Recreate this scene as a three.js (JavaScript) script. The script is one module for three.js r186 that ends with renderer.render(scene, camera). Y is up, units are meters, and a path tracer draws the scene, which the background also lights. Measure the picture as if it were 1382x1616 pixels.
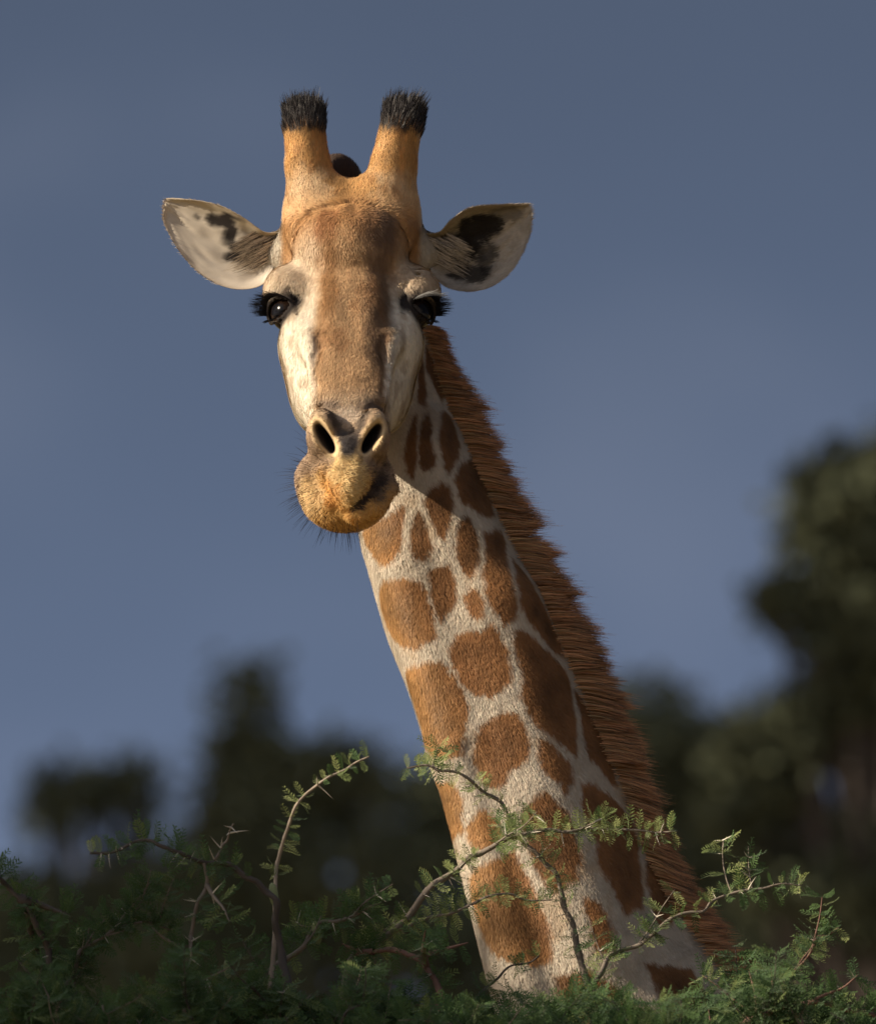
import * as THREE from 'three';
import { mergeGeometries } from 'three/addons/utils/BufferGeometryUtils.js';

// ------------------------------------------------------------------ camera, sky, sun, exposure
const scene = new THREE.Scene();
const CAM_Y = 2.0, CAM_Z = 20, MID_Y = 3.9, SPAN = 1.616;      // the frame is 1.616 m high where the giraffe stands
const camera = new THREE.PerspectiveCamera(2 * Math.atan(SPAN / 2 / CAM_Z) * 180 / Math.PI, 875 / 1024, 0.5, 6000);
camera.position.set(0, CAM_Y, CAM_Z);
camera.lookAt(0, CAM_Y, 0);
camera.setViewOffset(875, 1024, 0, -Math.round((MID_Y - CAM_Y) / SPAN * 1024), 875, 1024);   // the lens is raised
camera.focus = 19.76;
camera.userData.fStop = 4.8;

const renderer = new THREE.WebGLRenderer({ antialias: true });
renderer.setSize(875, 1024);
renderer.toneMapping = THREE.LinearToneMapping;
renderer.toneMappingExposure = 1.85;
renderer.shadowMap.enabled = true;

const SUN = new THREE.Vector3(-0.865, 0.455, 0.20).normalize();
const sun = new THREE.DirectionalLight(new THREE.Color(1.0, 0.86, 0.66), 5.0);
sun.position.copy(SUN).multiplyScalar(30).add(new THREE.Vector3(0, 3.5, 0));
sun.target.position.set(0, 3.5, 0);
sun.castShadow = true;
sun.shadow.mapSize.set(4096, 4096);
Object.assign(sun.shadow.camera, { left: -9, right: 9, top: 9, bottom: -9, near: 1, far: 80 });
scene.add(sun, sun.target);

// ------------------------------------------------------------------ numbers
function makeRng(seed) { let a = seed >>> 0; return () => { a = (a + 0x6D2B79F5) | 0; let t = Math.imul(a ^ (a >>> 15), 1 | a); t = (t + Math.imul(t ^ (t >>> 7), 61 | t)) ^ t; return ((t ^ (t >>> 14)) >>> 0) / 4294967296; }; }
const hyp = (a, b, c = 0) => Math.sqrt(a * a + b * b + c * c);
const clamp = (x, a = 0, b = 1) => x < a ? a : x > b ? b : x;
const sstep = (a, b, x) => { const t = clamp((x - a) / (b - a)); return t * t * (3 - 2 * t); };
const mix = (a, b, t) => a + (b - a) * t;
const hash3 = (i, j, k) => { let h = Math.imul(i, 374761393) ^ Math.imul(j, 668265263) ^ Math.imul(k, 1274126177); h = Math.imul(h ^ (h >>> 13), 1103515245); return ((h ^ (h >>> 16)) >>> 0) / 4294967296; };
function noise(x, y, z) {
  const i = Math.floor(x), j = Math.floor(y), k = Math.floor(z), fx = x - i, fy = y - j, fz = z - k;
  const u = fx * fx * (3 - 2 * fx), v = fy * fy * (3 - 2 * fy), w = fz * fz * (3 - 2 * fz);
  const a = mix(mix(hash3(i, j, k), hash3(i + 1, j, k), u), mix(hash3(i, j + 1, k), hash3(i + 1, j + 1, k), u), v);
  const b = mix(mix(hash3(i, j, k + 1), hash3(i + 1, j, k + 1), u), mix(hash3(i, j + 1, k + 1), hash3(i + 1, j + 1, k + 1), u), v);
  return mix(a, b, w) * 2 - 1;
}
const fbm = (x, y, z) => noise(x, y, z) * 0.55 + noise(x * 2.1 + 7, y * 2.1, z * 2.1) * 0.28 + noise(x * 4.3, y * 4.3 + 3, z * 4.3) * 0.17;

// the sky: a storm bank seen under a low sun, computed as one sheet of air and cloud
{
  const W = 2048, H = 1024, data = new Float32Array(W * H * 4);
  for (let j = 0; j < H; j++) for (let i = 0; i < W; i++) {
    const el = ((j + 0.5) / H - 0.5) * Math.PI, az = ((i + 0.5) / W - 0.5) * 2 * Math.PI;
    const c = Math.cos(el), x = c * Math.cos(az), y = Math.sin(el), z = c * Math.sin(az);
    const deg = el * 180 / Math.PI;
    const fineCloud = fbm(x * 34 + 31.51, y * 46, z * 34 + 48.53), cloud = fineCloud * 0.6 + fbm(x * 9, y * 14 + 2, z * 9) * 0.4;
    const low = 1 - sstep(2.5, 9.5, deg + cloud * 2.6);          // paler air below the cloud base
    let r = mix(0.040, 0.067, low), g = mix(0.054, 0.091, low), b = mix(0.084, 0.145, low);
    const lump = 1 + cloud * 0.42, pale = Math.max(0, fineCloud) * 0.026; r = r * lump + pale; g = g * lump + pale * 0.95; b = b * lump + pale;
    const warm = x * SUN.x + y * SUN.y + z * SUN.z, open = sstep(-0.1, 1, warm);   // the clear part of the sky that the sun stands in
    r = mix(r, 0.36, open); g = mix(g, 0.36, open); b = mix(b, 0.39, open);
    data.set([r, g, b, 1], (j * W + i) * 4);
  }
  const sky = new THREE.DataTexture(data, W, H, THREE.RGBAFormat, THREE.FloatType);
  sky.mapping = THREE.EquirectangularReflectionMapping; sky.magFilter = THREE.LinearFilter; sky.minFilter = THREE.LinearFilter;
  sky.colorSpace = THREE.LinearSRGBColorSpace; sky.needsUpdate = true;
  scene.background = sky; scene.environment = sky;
}

// ------------------------------------------------------------------ helpers
const V = (x, y, z) => new THREE.Vector3(x, y, z);
// a point of the place, measured on the photograph (millimetres at the giraffe) and set at its own distance z (mm)
const A = (px, py, z = 0) => { const s = (CAM_Z - z / 1000) / CAM_Z; return V((px - 691) / 1000 * s, CAM_Y + (MID_Y - CAM_Y + (808 - py) / 1000) * s, z / 1000); };
const taken = {};
const numbered = (name) => { const n = taken[name] = (taken[name] ?? -1) + 1; return n ? `${name}_${String(n).padStart(3, '0')}` : name; };
const lin = (r, g, b) => new THREE.Color().setRGB(r, g, b);
function shade(o) { o.traverse((m) => { if (m.isMesh) { m.castShadow = true; m.receiveShadow = true; } }); return o; }
function thing(name, label, category, pos, group) {
  const o = new THREE.Group(); o.name = numbered(name); o.position.copy(pos); o.userData = { label, category }; if (group) o.userData.group = group; scene.add(o); return o;
}
function part(name, geometry, material, parent) { const m = new THREE.Mesh(geometry, material); m.name = name; m.castShadow = m.receiveShadow = true; parent.add(m); return m; }
function geo(position, index, extra = {}) {
  const g = new THREE.BufferGeometry(); g.setAttribute('position', new THREE.BufferAttribute(position instanceof Float32Array ? position : new Float32Array(position), 3));
  if (index) g.setIndex(new THREE.BufferAttribute(index instanceof Uint32Array ? index : new Uint32Array(index), 1));
  if (extra.normal) g.setAttribute('normal', new THREE.BufferAttribute(new Float32Array(extra.normal), 3)); else g.computeVertexNormals();
  if (extra.color) g.setAttribute('color', new THREE.BufferAttribute(new Float32Array(extra.color), 3));
  return g;
}
// tapered tube through points, with an uneven bark
function limb(points, r0, r1, sides = 7, step = 0.012, rough = 0.12, seed = 1, origin = V(0, 0, 0)) {
  const curve = new THREE.CatmullRomCurve3(points, false, 'centripetal'), len = curve.getLength(), n = Math.max(4, Math.min(160, Math.round(len / step)));
  const pts = curve.getSpacedPoints(n), fr = curve.computeFrenetFrames(n, false), pos = [], idx = [];
  for (let i = 0; i <= n; i++) {
    const t = i / n, r = mix(r0, r1, t);
    for (let k = 0; k < sides; k++) {
      const a = k / sides * Math.PI * 2, rr = r * (1 + rough * noise(i * 0.45 + seed * 9.1, k * 1.7, seed) + rough * 0.8 * Math.max(0, noise(i * 0.8, seed * 3.3, k * 0.4)));
      const d = fr.normals[i].clone().multiplyScalar(Math.cos(a)).addScaledVector(fr.binormals[i], Math.sin(a));
      const p = pts[i].clone().addScaledVector(d, rr).sub(origin); pos.push(p.x, p.y, p.z);
    }
  }
  for (let i = 0; i < n; i++) for (let k = 0; k < sides; k++) { const a = i * sides + k, b = i * sides + (k + 1) % sides; idx.push(a, b, a + sides, b, b + sides, a + sides); }
  const e = pts[n].clone().sub(origin); pos.push(e.x, e.y, e.z); const c = pos.length / 3 - 1;
  for (let k = 0; k < sides; k++) idx.push(n * sides + k, n * sides + (k + 1) % sides, c);
  return { geometry: geo(pos, idx), curve, len };
}

// ------------------------------------------------------------------ ground
{
  const N = 512, d = new Uint8Array(N * N * 4);
  for (let j = 0; j < N; j++) for (let i = 0; i < N; i++) {
    const f = fbm(i / 24, j / 24, 1) * 0.6 + fbm(i / 5, j / 5, 4) * 0.4;
    d.set([clamp(120 + f * 60, 0, 255), clamp(104 + f * 55, 0, 255), clamp(66 + f * 42, 0, 255), 255], (j * N + i) * 4);
  }
  const t = new THREE.DataTexture(d, N, N); t.wrapS = t.wrapT = THREE.RepeatWrapping; t.repeat.set(500, 500); t.magFilter = THREE.LinearFilter; t.colorSpace = THREE.SRGBColorSpace; t.needsUpdate = true;
  const g = new THREE.PlaneGeometry(4000, 4000); g.rotateX(-Math.PI / 2);
  const m = part('ground', g, new THREE.MeshStandardMaterial({ map: t, roughness: 1 }), scene);
  m.userData = { kind: 'structure', label: 'dry savanna ground of dust and pale grass', category: 'ground' };
}

// ------------------------------------------------------------------ surface from a distance field (naive surface nets, only near the surface)
function surfaceNets(f, lo, hi, h) {
  const nx = Math.ceil((hi[0] - lo[0]) / h), ny = Math.ceil((hi[1] - lo[1]) / h), nz = Math.ceil((hi[2] - lo[2]) / h), B = 12, S = B + 1;
  const key = (i, j, k) => i + (nx + 2) * (j + (ny + 2) * k), cells = new Map(), pos = [], edges = [], val = new Float32Array(S * S * S);
  const reach = B * h * 0.87 * 1.5;
  for (let bz = 0; bz < nz; bz += B) for (let by = 0; by < ny; by += B) for (let bx = 0; bx < nx; bx += B) {
    const c = f(lo[0] + (bx + B / 2) * h, lo[1] + (by + B / 2) * h, lo[2] + (bz + B / 2) * h);
    if (Math.abs(c) > reach) continue;
    let mn = Infinity, mx = -Infinity;
    for (let k = 0; k < S; k++) for (let j = 0; j < S; j++) for (let i = 0; i < S; i++) {
      const v = f(lo[0] + (bx + i) * h, lo[1] + (by + j) * h, lo[2] + (bz + k) * h); val[i + S * (j + S * k)] = v; if (v < mn) mn = v; if (v > mx) mx = v;
    }
    if (mn > 0 || mx < 0) continue;
    for (let k = 0; k < B; k++) for (let j = 0; j < B; j++) for (let i = 0; i < B; i++) {
      if (bx + i >= nx || by + j >= ny || bz + k >= nz) continue;
      const q = i + S * (j + S * k), v0 = val[q];
      { const a = v0 < 0, S2 = S * S; if (a === val[q + 1] < 0 && a === val[q + S] < 0 && a === val[q + S + 1] < 0 && a === val[q + S2] < 0 && a === val[q + S2 + 1] < 0 && a === val[q + S2 + S] < 0 && a === val[q + S2 + S + 1] < 0) continue; }
      let n = 0, sx = 0, sy = 0, sz = 0;
      const edge = (ax, ay, az, dx, dy, dz) => {
        const a = val[i + ax + S * (j + ay + S * (k + az))], b = val[i + ax + dx + S * (j + ay + dy + S * (k + az + dz))];
        if ((a < 0) !== (b < 0)) { const t = a / (a - b); sx += ax + dx * t; sy += ay + dy * t; sz += az + dz * t; n++; }
      };
      for (let a = 0; a < 2; a++) for (let b = 0; b < 2; b++) { edge(0, a, b, 1, 0, 0); edge(a, 0, b, 0, 1, 0); edge(a, b, 0, 0, 0, 1); }
      if (!n) continue;
      const gi = bx + i, gj = by + j, gk = bz + k;
      cells.set(key(gi, gj, gk), pos.length / 3);
      pos.push(lo[0] + (gi + sx / n) * h, lo[1] + (gj + sy / n) * h, lo[2] + (gk + sz / n) * h);
      const s0 = v0 < 0;
      if (s0 !== (val[q + 1] < 0)) edges.push(0, gi, gj, gk, s0); if (s0 !== (val[q + S] < 0)) edges.push(1, gi, gj, gk, s0); if (s0 !== (val[q + S * S] < 0)) edges.push(2, gi, gj, gk, s0);
    }
  }
  const idx = [];
  for (let e = 0; e < edges.length; e += 5) {
    const ax = edges[e], i = edges[e + 1], j = edges[e + 2], k = edges[e + 3], s = edges[e + 4];
    let q;
    if (ax === 0) q = [cells.get(key(i, j, k)), cells.get(key(i, j - 1, k)), cells.get(key(i, j - 1, k - 1)), cells.get(key(i, j, k - 1))];
    else if (ax === 1) q = [cells.get(key(i, j, k)), cells.get(key(i, j, k - 1)), cells.get(key(i - 1, j, k - 1)), cells.get(key(i - 1, j, k))];
    else q = [cells.get(key(i, j, k)), cells.get(key(i - 1, j, k)), cells.get(key(i - 1, j - 1, k)), cells.get(key(i, j - 1, k))];
    if (q.includes(undefined)) continue;
    if (s) idx.push(q[0], q[1], q[2], q[0], q[2], q[3]); else idx.push(q[0], q[2], q[1], q[0], q[3], q[2]);
  }
  const nrm = new Float32Array(pos.length), e = h * 0.6;
  for (let v = 0; v < pos.length; v += 3) {
    const x = pos[v], y = pos[v + 1], z = pos[v + 2];
    let a = f(x + e, y, z) - f(x - e, y, z), b = f(x, y + e, z) - f(x, y - e, z), c = f(x, y, z + e) - f(x, y, z - e); const l = hyp(a, b, c) || 1;
    nrm[v] = a / l; nrm[v + 1] = b / l; nrm[v + 2] = c / l;
  }
  return { pos: new Float32Array(pos), nrm, idx: new Uint32Array(idx) };
}
const smin = (a, b, k) => { const h = Math.max(k - Math.abs(a - b), 0) / k; return Math.min(a, b) - h * h * k * 0.25; };
const smax = (a, b, k) => -smin(-a, -b, k);

// ================================================================== THE GIRAFFE
// head frame, millimetres: x across the face, u down the face towards the nose, n out of the face
const TILT = 33 * Math.PI / 180, CT = Math.cos(TILT), ST = Math.sin(TILT), HO = A(553, 400, 100);
const Hd = (x, u, n) => V(x, -CT * u + ST * n, ST * u + CT * n);
const Hp = (x, u, n) => Hd(x, u, n).multiplyScalar(0.001).add(HO);
const HU = Hd(0, 1, 0), HN = Hd(0, 0, 1), HX = V(1, 0, 0);
const toH = (x, y, z, out) => { const dx = (x - HO.x) * 1000, dy = (y - HO.y) * 1000, dz = (z - HO.z) * 1000; out[0] = dx; out[1] = -CT * dy + ST * dz; out[2] = ST * dy + CT * dz; return out; };

// primitives
const ellipsoid = (c, r, k, axes = [V(1, 0, 0), V(0, 1, 0), V(0, 0, 1)]) => {
  const [a, b, d] = axes, rx = r[0] / 1000, ry = r[1] / 1000, rz = r[2] / 1000;
  return { k: k / 1000, c, R: Math.max(rx, ry, rz), f: (x, y, z) => {
    const X = x - c.x, Y = y - c.y, Z = z - c.z, p = (a.x * X + a.y * Y + a.z * Z), q = (b.x * X + b.y * Y + b.z * Z), s = (d.x * X + d.y * Y + d.z * Z);
    const k0 = hyp(p / rx, q / ry, s / rz), k1 = hyp(p / (rx * rx), q / (ry * ry), s / (rz * rz)); return k1 > 1e-9 ? k0 * (k0 - 1) / k1 : -Math.min(rx, ry, rz);
  } };
};
const headEllipsoid = (x, u, n, r, k) => ellipsoid(Hp(x, u, n), r, k, [HX, HU, HN]);
const cone = (a, b, ra, rb, k) => {
  ra /= 1000; rb /= 1000; const d = b.clone().sub(a), L2 = d.lengthSq();
  return { k: k / 1000, c: a.clone().lerp(b, 0.5), R: Math.sqrt(L2) / 2 + Math.max(ra, rb), f: (x, y, z) => {
    const X = x - a.x, Y = y - a.y, Z = z - a.z, t = clamp((X * d.x + Y * d.y + Z * d.z) / L2); return hyp(X - d.x * t, Y - d.y * t, Z - d.z * t) - mix(ra, rb, t);
  } };
};
const curveTable = (rows) => (t) => {             // smooth interpolation of a table [t, a, b, ...], clamped
  const n = rows.length; if (t <= rows[0][0]) return rows[0]; if (t >= rows[n - 1][0]) return rows[n - 1];
  let i = 0; while (rows[i + 1][0] < t) i++;
  const a = rows[i], b = rows[i + 1], p = rows[Math.max(0, i - 1)], q = rows[Math.min(n - 1, i + 2)], s = (t - a[0]) / (b[0] - a[0]), s2 = s * s, s3 = s2 * s, out = [t];
  for (let c = 1; c < a.length; c++) {
    const ma = (b[c] - p[c]) / (b[0] - p[0]) * (b[0] - a[0]), mb = (q[c] - a[c]) / (q[0] - a[0]) * (b[0] - a[0]);
    out.push((2 * s3 - 3 * s2 + 1) * a[c] + (s3 - 2 * s2 + s) * ma + (-2 * s3 + 3 * s2) * b[c] + (s3 - s2) * mb);
  }
  return out;
};
// the neck, slice by slice: [py, throat edge px, nape edge px, depth of the middle mm, half thickness mm]
const neckRows = [[470, 545, 660, -95, 66], [530, 540, 678, -85, 72], [600, 545, 698, -70, 78], [700, 556, 738, -52, 84], [790, 562, 778, -42, 90], [860, 570, 814, -36, 96], [900, 581, 834, -32, 100], [960, 598, 866, -28, 106],
  [1010, 613, 891, -25, 110], [1100, 648, 930, -22, 118], [1230, 688, 986, -18, 128], [1300, 710, 1013, -16, 133], [1370, 729, 1042, -14, 138], [1440, 747, 1082, -14, 143], [1500, 763, 1126, -16, 148], [1600, 790, 1210, -20, 158], [1750, 815, 1340, -26, 178], [1950, 835, 1480, -20, 210]];
const neckWorld = neckRows.map(([py, l, r, z, b]) => { const p = A(l, py, z), q = A(r, py, z); return [p.y, p.x, q.x, z / 1000, b / 1000]; }).reverse();   // by height
const neckFine = []; { const f = curveTable(neckWorld); for (let i = 0; i <= 400; i++) { const y = mix(neckWorld[0][0], neckWorld[neckWorld.length - 1][0], i / 400); neckFine.push(f(y)); } }
const NY0 = neckFine[0][0], NY1 = neckFine[400][0];
const neckRow = new Float64Array(5);
function neckAt(y) { const t = clamp((y - NY0) / (NY1 - NY0) * 400, 0, 399.999), i = t | 0, s = t - i, a = neckFine[i], b = neckFine[i + 1]; for (let c = 1; c < 5; c++) neckRow[c] = a[c] + (b[c] - a[c]) * s; return neckRow; }
function neckField(x, y, z) {
  const r = neckAt(y), cx = (r[1] + r[2]) / 2, a = (r[2] - r[1]) / 2, X = (x - cx) / a;
  const narrow = X > -0.35 ? 1 - 0.30 * (X + 0.35) * (X + 0.35) : 1 - 0.10 * (X + 0.35) * (X + 0.35), b = r[4] * Math.max(0.3, narrow), Z = (z - r[3]) / b;
  const e = 2.15, q = Math.pow(Math.pow(Math.abs(X), e) + Math.pow(Math.abs(Z), e), 1 / e);
  let d = (q - 1) * Math.min(a, b) * 0.94;
  if (y > NY1) d = hyp(Math.max(d, 0), y - NY1);
  if (y < NY0) d = Math.max(d, NY0 - y);
  return d;
}
// windpipe and the muscle cords of the neck
const neckCords = [
  cone(A(640, 900, 30), A(728, 1180, 48), 34, 42, 36), cone(A(728, 1180, 48), A(842, 1600, 74), 42, 58, 36),
  cone(A(676, 700, -10), A(780, 960, 26), 22, 40, 60), cone(A(790, 960, 30), A(940, 1500, 62), 40, 55, 60),
];
const neckGrooves = [cone(A(740, 1180, 112), A(800, 1330, 128), 4, 7, 26), cone(A(800, 1330, 128), A(872, 1560, 146), 7, 9, 26)];

// the skull and muzzle in slices along u: [u, half width, front n, back n]
const headSlices = curveTable([[-118, 4, -88, -94], [-105, 46, -60, -130], [-80, 76, -36, -158], [-40, 98, -24, -185], [0, 106, -14, -205], [60, 107, -14, -222], [120, 105, -24, -222], [180, 92, -24, -205], [240, 71, -18, -178], [300, 54, -10, -152], [350, 49, -4, -134], [395, 48, -8, -118], [425, 46, -24, -96], [440, 24, -42, -74], [444, 3, -56, -60]]);
const headFine = []; for (let i = 0; i <= 300; i++) headFine.push(headSlices(mix(-118, 444, i / 300)));
const hq = [0, 0, 0];
function skullField(x, y, z) {
  toH(x, y, z, hq); const u = clamp(hq[1], -118, 444), t = (u + 118) / 562 * 300, i = Math.min(299, t | 0), s = t - i, a = headFine[i], b = headFine[i + 1];
  const w = mix(a[1], b[1], s), nf = mix(a[2], b[2], s), nb = mix(a[3], b[3], s), nc = (nf + nb) / 2, hn = (nf - nb) / 2;
  const X = Math.abs(hq[0]) / w, N = Math.abs(hq[2] - nc) / hn, e = 2.25, q = Math.pow(Math.pow(X, e) + Math.pow(N, e), 1 / e);
  const d = (q - 1) * Math.min(w, hn) * 0.92; return hyp(Math.max(d, 0), hq[1] - u) / 1000 + Math.min(d, 0) / 1000;
}
const EYES = [-1, 1].map((s) => ({ s, c: Hp(s * 97 + 1, 68, -65), out: Hd(s * 0.74, 0.12, 0.66).normalize() }));
for (const e of EYES) { e.down = HU.clone().addScaledVector(e.out, -HU.dot(e.out)).normalize(); e.fore = e.out.clone().cross(e.down).normalize(); if (e.fore.dot(HN) < 0) e.fore.negate(); }
const EYE_R = 0.029;
const lidPoint = (e, a, up, r) => { const t2 = Math.cos(a) * 0.0265, t1 = (up ? -0.0150 : 0.0195) * Math.sin(a), o = Math.sqrt(Math.max(1e-6, r * r - t1 * t1 - t2 * t2)); return e.c.clone().addScaledVector(e.fore, t2).addScaledVector(e.down, t1).addScaledVector(e.out, o); };

const headParts = [
  ellipsoid(A(553, 396, 58), [88, 77, 66], 5),                                        // the bump of the forehead
  ellipsoid(A(555, 352, 8), [98, 66, 52], 30),                                        // brow plate under the horns
  ellipsoid(A(531, 288, -95), [40, 43, 44], 16),                                       // knob at the back of the skull
  cone(A(505, 358, 18), A(486, 262, -4), 54, 33.5, 34), cone(A(486, 262, -4), A(480, 196, -22), 33.5, 31.5, 10),
  cone(A(606, 358, 18), A(621, 262, -4), 54, 34.5, 34), cone(A(621, 262, -4), A(633, 196, -22), 34.5, 32, 10),
  cone(Hp(-26, -10, -48), Hp(-24, 110, -30), 38, 31, 20), cone(Hp(-24, 110, -30), Hp(-21, 345, -24), 31, 25, 16), cone(Hp(26, -10, -48), Hp(24, 110, -30), 38, 31, 20), cone(Hp(24, 110, -30), Hp(21, 345, -24), 31, 25, 16), cone(Hp(0, 0, -40), Hp(0, 345, -22), 34, 23, 16),   // bridge of the nose
  cone(A(450, 398, -16), A(415, 392, -36), 34, 22, 26), cone(A(662, 398, -16), A(697, 392, -36), 34, 22, 26),         // roots of the ears
];
for (const s of [-1, 1]) headParts.push(
  headEllipsoid(s * 97 + 2, 30, -58, [42, 44, 40], 26),                                // brow over the eye
  headEllipsoid(s * 84 + 1, 118, -72, [26, 52, 40], 30),                               // cheekbone
  cone(Hp(s * 72, 92, -52), Hp(s * 62, 160, -26), 9, 10, 34), cone(Hp(s * 62, 160, -26), Hp(s * 48, 275, -18), 10, 7, 24),                         // vein and cord beside the nose
  headEllipsoid(s * 64, 180, -108, [24, 62, 54], 30),                                  // jaw muscle
  ellipsoid(A(s < 0 ? 509 : 590, 688, 288), [24, 42, 35], 14),                         // wing of the nostril
);
headParts.push(
  ellipsoid(A(550, 742, 298), [40, 56, 36], 14),                                       // upper lip
  ellipsoid(A(551, 770, 300), [20, 34, 34], 20),                                       // its middle ridge
  ellipsoid(A(545, 776, 250), [71, 62, 62], 12),                                       // lower lip and chin
  ellipsoid(A(508, 750, 252), [38, 36, 50], 20),                                       // cheek of the chewing mouth
  ellipsoid(A(588, 752, 246), [30, 34, 50], 20),
  cone(A(560, 812, 300), A(590, 798, 296), 13, 14, 9), cone(A(590, 798, 296), A(616, 770, 276), 14, 12, 9),                                // rim of the lower lip
);
for (const e of EYES) for (const up of [true, false]) for (let i = 0; i < 6; i++) headParts.push(cone(lidPoint(e, Math.PI * i / 6, up, 0.0300), lidPoint(e, Math.PI * (i + 1) / 6, up, 0.0300), up ? 7 : 4.5, up ? 7 : 4.5, 6));
const nostrilAxes = (s) => { const l = V(-s * 0.52, -0.86, 0.10).normalize(), d = V(-s * 0.25, 0.10, -1); d.addScaledVector(l, -d.dot(l)).normalize(); return [l, d.clone().cross(l).normalize(), d]; };
const NOSTRILS = [-1, 1].map((s) => ({ s, wide: ellipsoid(A(s < 0 ? 510 : 590, 688, 322), [33, 11, 20], 8, nostrilAxes(s)), deep: ellipsoid(A(s < 0 ? 513 : 586, 692, 308), [25, 6.8, 40], 6, nostrilAxes(s)) }));
const headCuts = [];
for (const n of NOSTRILS) headCuts.push(n.wide, n.deep);
for (const e of EYES) headCuts.push({ k: 0.003, c: e.c, R: EYE_R, f: (x, y, z) => hyp(x - e.c.x - e.out.x * 0.004, y - e.c.y - e.out.y * 0.004, z - e.c.z - e.out.z * 0.004) - EYE_R });
for (const s of [-1, 1]) headCuts.push(cone(A(s < 0 ? 519 : 581, 704, 320), A(s < 0 ? 528 : 572, 730, 326), 6, 2.5, 7));
// creases drawn on the surface: where it lies is found before anything is cut
function surfaceAt(px, py) {
  for (let z = 460; z > -100; z -= 2) { const p = A(px, py, z); let d = skullField(p.x, p.y, p.z); for (const q of headParts) d = smin(d, q.f(p.x, p.y, p.z), q.k); if (d < 0) return z; }
  return 0;
}
function crease(list, r0, r1, lift, k) {
  const pts = []; for (let i = 0; i < list.length; i += 2) pts.push(A(list[i], list[i + 1], surfaceAt(list[i], list[i + 1]) + lift));
  for (let i = 0; i + 1 < pts.length; i++) headCuts.push(cone(pts[i], pts[i + 1], mix(r0, r1, i / (pts.length - 1)), mix(r0, r1, (i + 1) / (pts.length - 1)), k));
}
const MOUTH = [[609, 734], [604, 752], [594, 768], [580, 784], [562, 797]].map(([a, b]) => A(a, b, surfaceAt(a, b)));
crease([609, 734, 604, 752, 594, 768, 580, 784, 562, 797], 15, 6, 4, 7);                 // the mouth, pulled to one side
crease([596, 726, 606, 738], 6, 10, 2, 9);
crease([489, 738, 496, 756, 508, 774], 5, 4, 2, 12);
crease([514, 738, 513, 758, 519, 780, 534, 800], 3.5, 3, 1.5, 9);
crease([462, 374, 474, 350, 494, 333, 522, 324, 555, 320, 590, 324, 618, 336, 636, 354, 646, 376], 2, 2, 1.6, 9);   // fold round the bump
crease([503, 530, 505, 548, 498, 562, 495, 590, 498, 620], 2.5, 2, 1.5, 11);                // veins and folds beside the nose
crease([607, 530, 603, 550, 610, 585, 604, 620], 2.5, 2, 1.5, 11);
crease([458, 454, 468, 470, 470, 492], 3, 2.5, 1.5, 8); crease([640, 448, 634, 468, 636, 490], 3, 2.5, 1.5, 8);
crease([492, 644, 506, 640, 520, 646], 3, 2.5, 1.5, 7); crease([580, 644, 594, 636, 606, 640], 3, 2.5, 1.5, 7);
const wrinkles = [];
for (let i = 0; i < 4; i++) wrinkles.push(cone(Hp(92 + i * 4, -22 + i * 15, -18 - i * 2), Hp(132, -30 + i * 14, -48), 3, 3, 9));
for (let i = 0; i < 2; i++) wrinkles.push(cone(A(436 - i * 9, 360, 34), A(428 - i * 7, 420, 34), 2, 2, 5), cone(A(674 + i * 9, 360, 34), A(682 + i * 7, 420, 34), 2, 2, 5));
const HB = { c: A(560, 520, 60), R: 0.62 };
function far(p, x, y, z) { return hyp(x - p.c.x, y - p.c.y, z - p.c.z) - p.R; }
function headField(x, y, z) {
  const away = far(HB, x, y, z); if (away > 0.1) return away;
  let d = skullField(x, y, z);
  for (const p of headParts) { if (far(p, x, y, z) > d + p.k) continue; d = smin(d, p.f(x, y, z), p.k); }
  for (const p of headCuts) { if (far(p, x, y, z) > -d + p.k) continue; d = smax(d, -p.f(x, y, z), p.k); }
  for (const p of wrinkles) { if (far(p, x, y, z) > -d + p.k) continue; d = smax(d, -p.f(x, y, z), p.k); }
  return d;
}
// trunk and legs, below the frame: the body stands to the side of the bush
const trunk = [
  ellipsoid(V(0.62, 2.55, -0.12), [300, 380, 250], 200), cone(V(0.75, 2.42, -0.16), V(1.75, 2.10, -0.42), 370, 340, 200),
  ...[[0.55, 0.06, 0.52, 0.10], [0.68, -0.36, 0.66, -0.42], [1.78, -0.24, 1.86, -0.20], [1.88, -0.66, 1.98, -0.70]].flatMap(([x, z, fx, fz], i) => i < 2
    ? [cone(V(x, 2.2, z), V(x, 1.12, z), 150, 66, 90), cone(V(x, 1.12, z), V(fx, 0.16, fz), 62, 42, 20), cone(V(fx, 0.16, fz), V(fx - 0.05, 0.06, fz), 52, 62, 20)]
    : [cone(V(x, 2.0, z), V(x - 0.06, 1.30, z), 190, 92, 90), cone(V(x - 0.06, 1.30, z), V(x + 0.10, 0.95, z), 88, 62, 30), cone(V(x + 0.10, 0.95, z), V(fx, 0.16, fz), 60, 42, 20), cone(V(fx, 0.16, fz), V(fx - 0.05, 0.06, fz), 52, 62, 20)]),
  cone(V(2.10, 2.22, -0.5), V(2.22, 1.35, -0.56), 38, 18, 40),
];
function bodyField(x, y, z) {
  let d = neckField(x, y, z);
  for (const p of neckCords) { if (far(p, x, y, z) > d + p.k) continue; d = smin(d, p.f(x, y, z), p.k); }
  for (const p of neckGrooves) { if (far(p, x, y, z) > -d + p.k) continue; d = smax(d, -p.f(x, y, z), p.k); }
  if (y < 3.25) for (const p of trunk) { if (far(p, x, y, z) > d + p.k) continue; d = smin(d, p.f(x, y, z), p.k); }
  if (y > 3.6) d = smin(d, headField(x, y, z), 0.030);
  return d;
}

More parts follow.
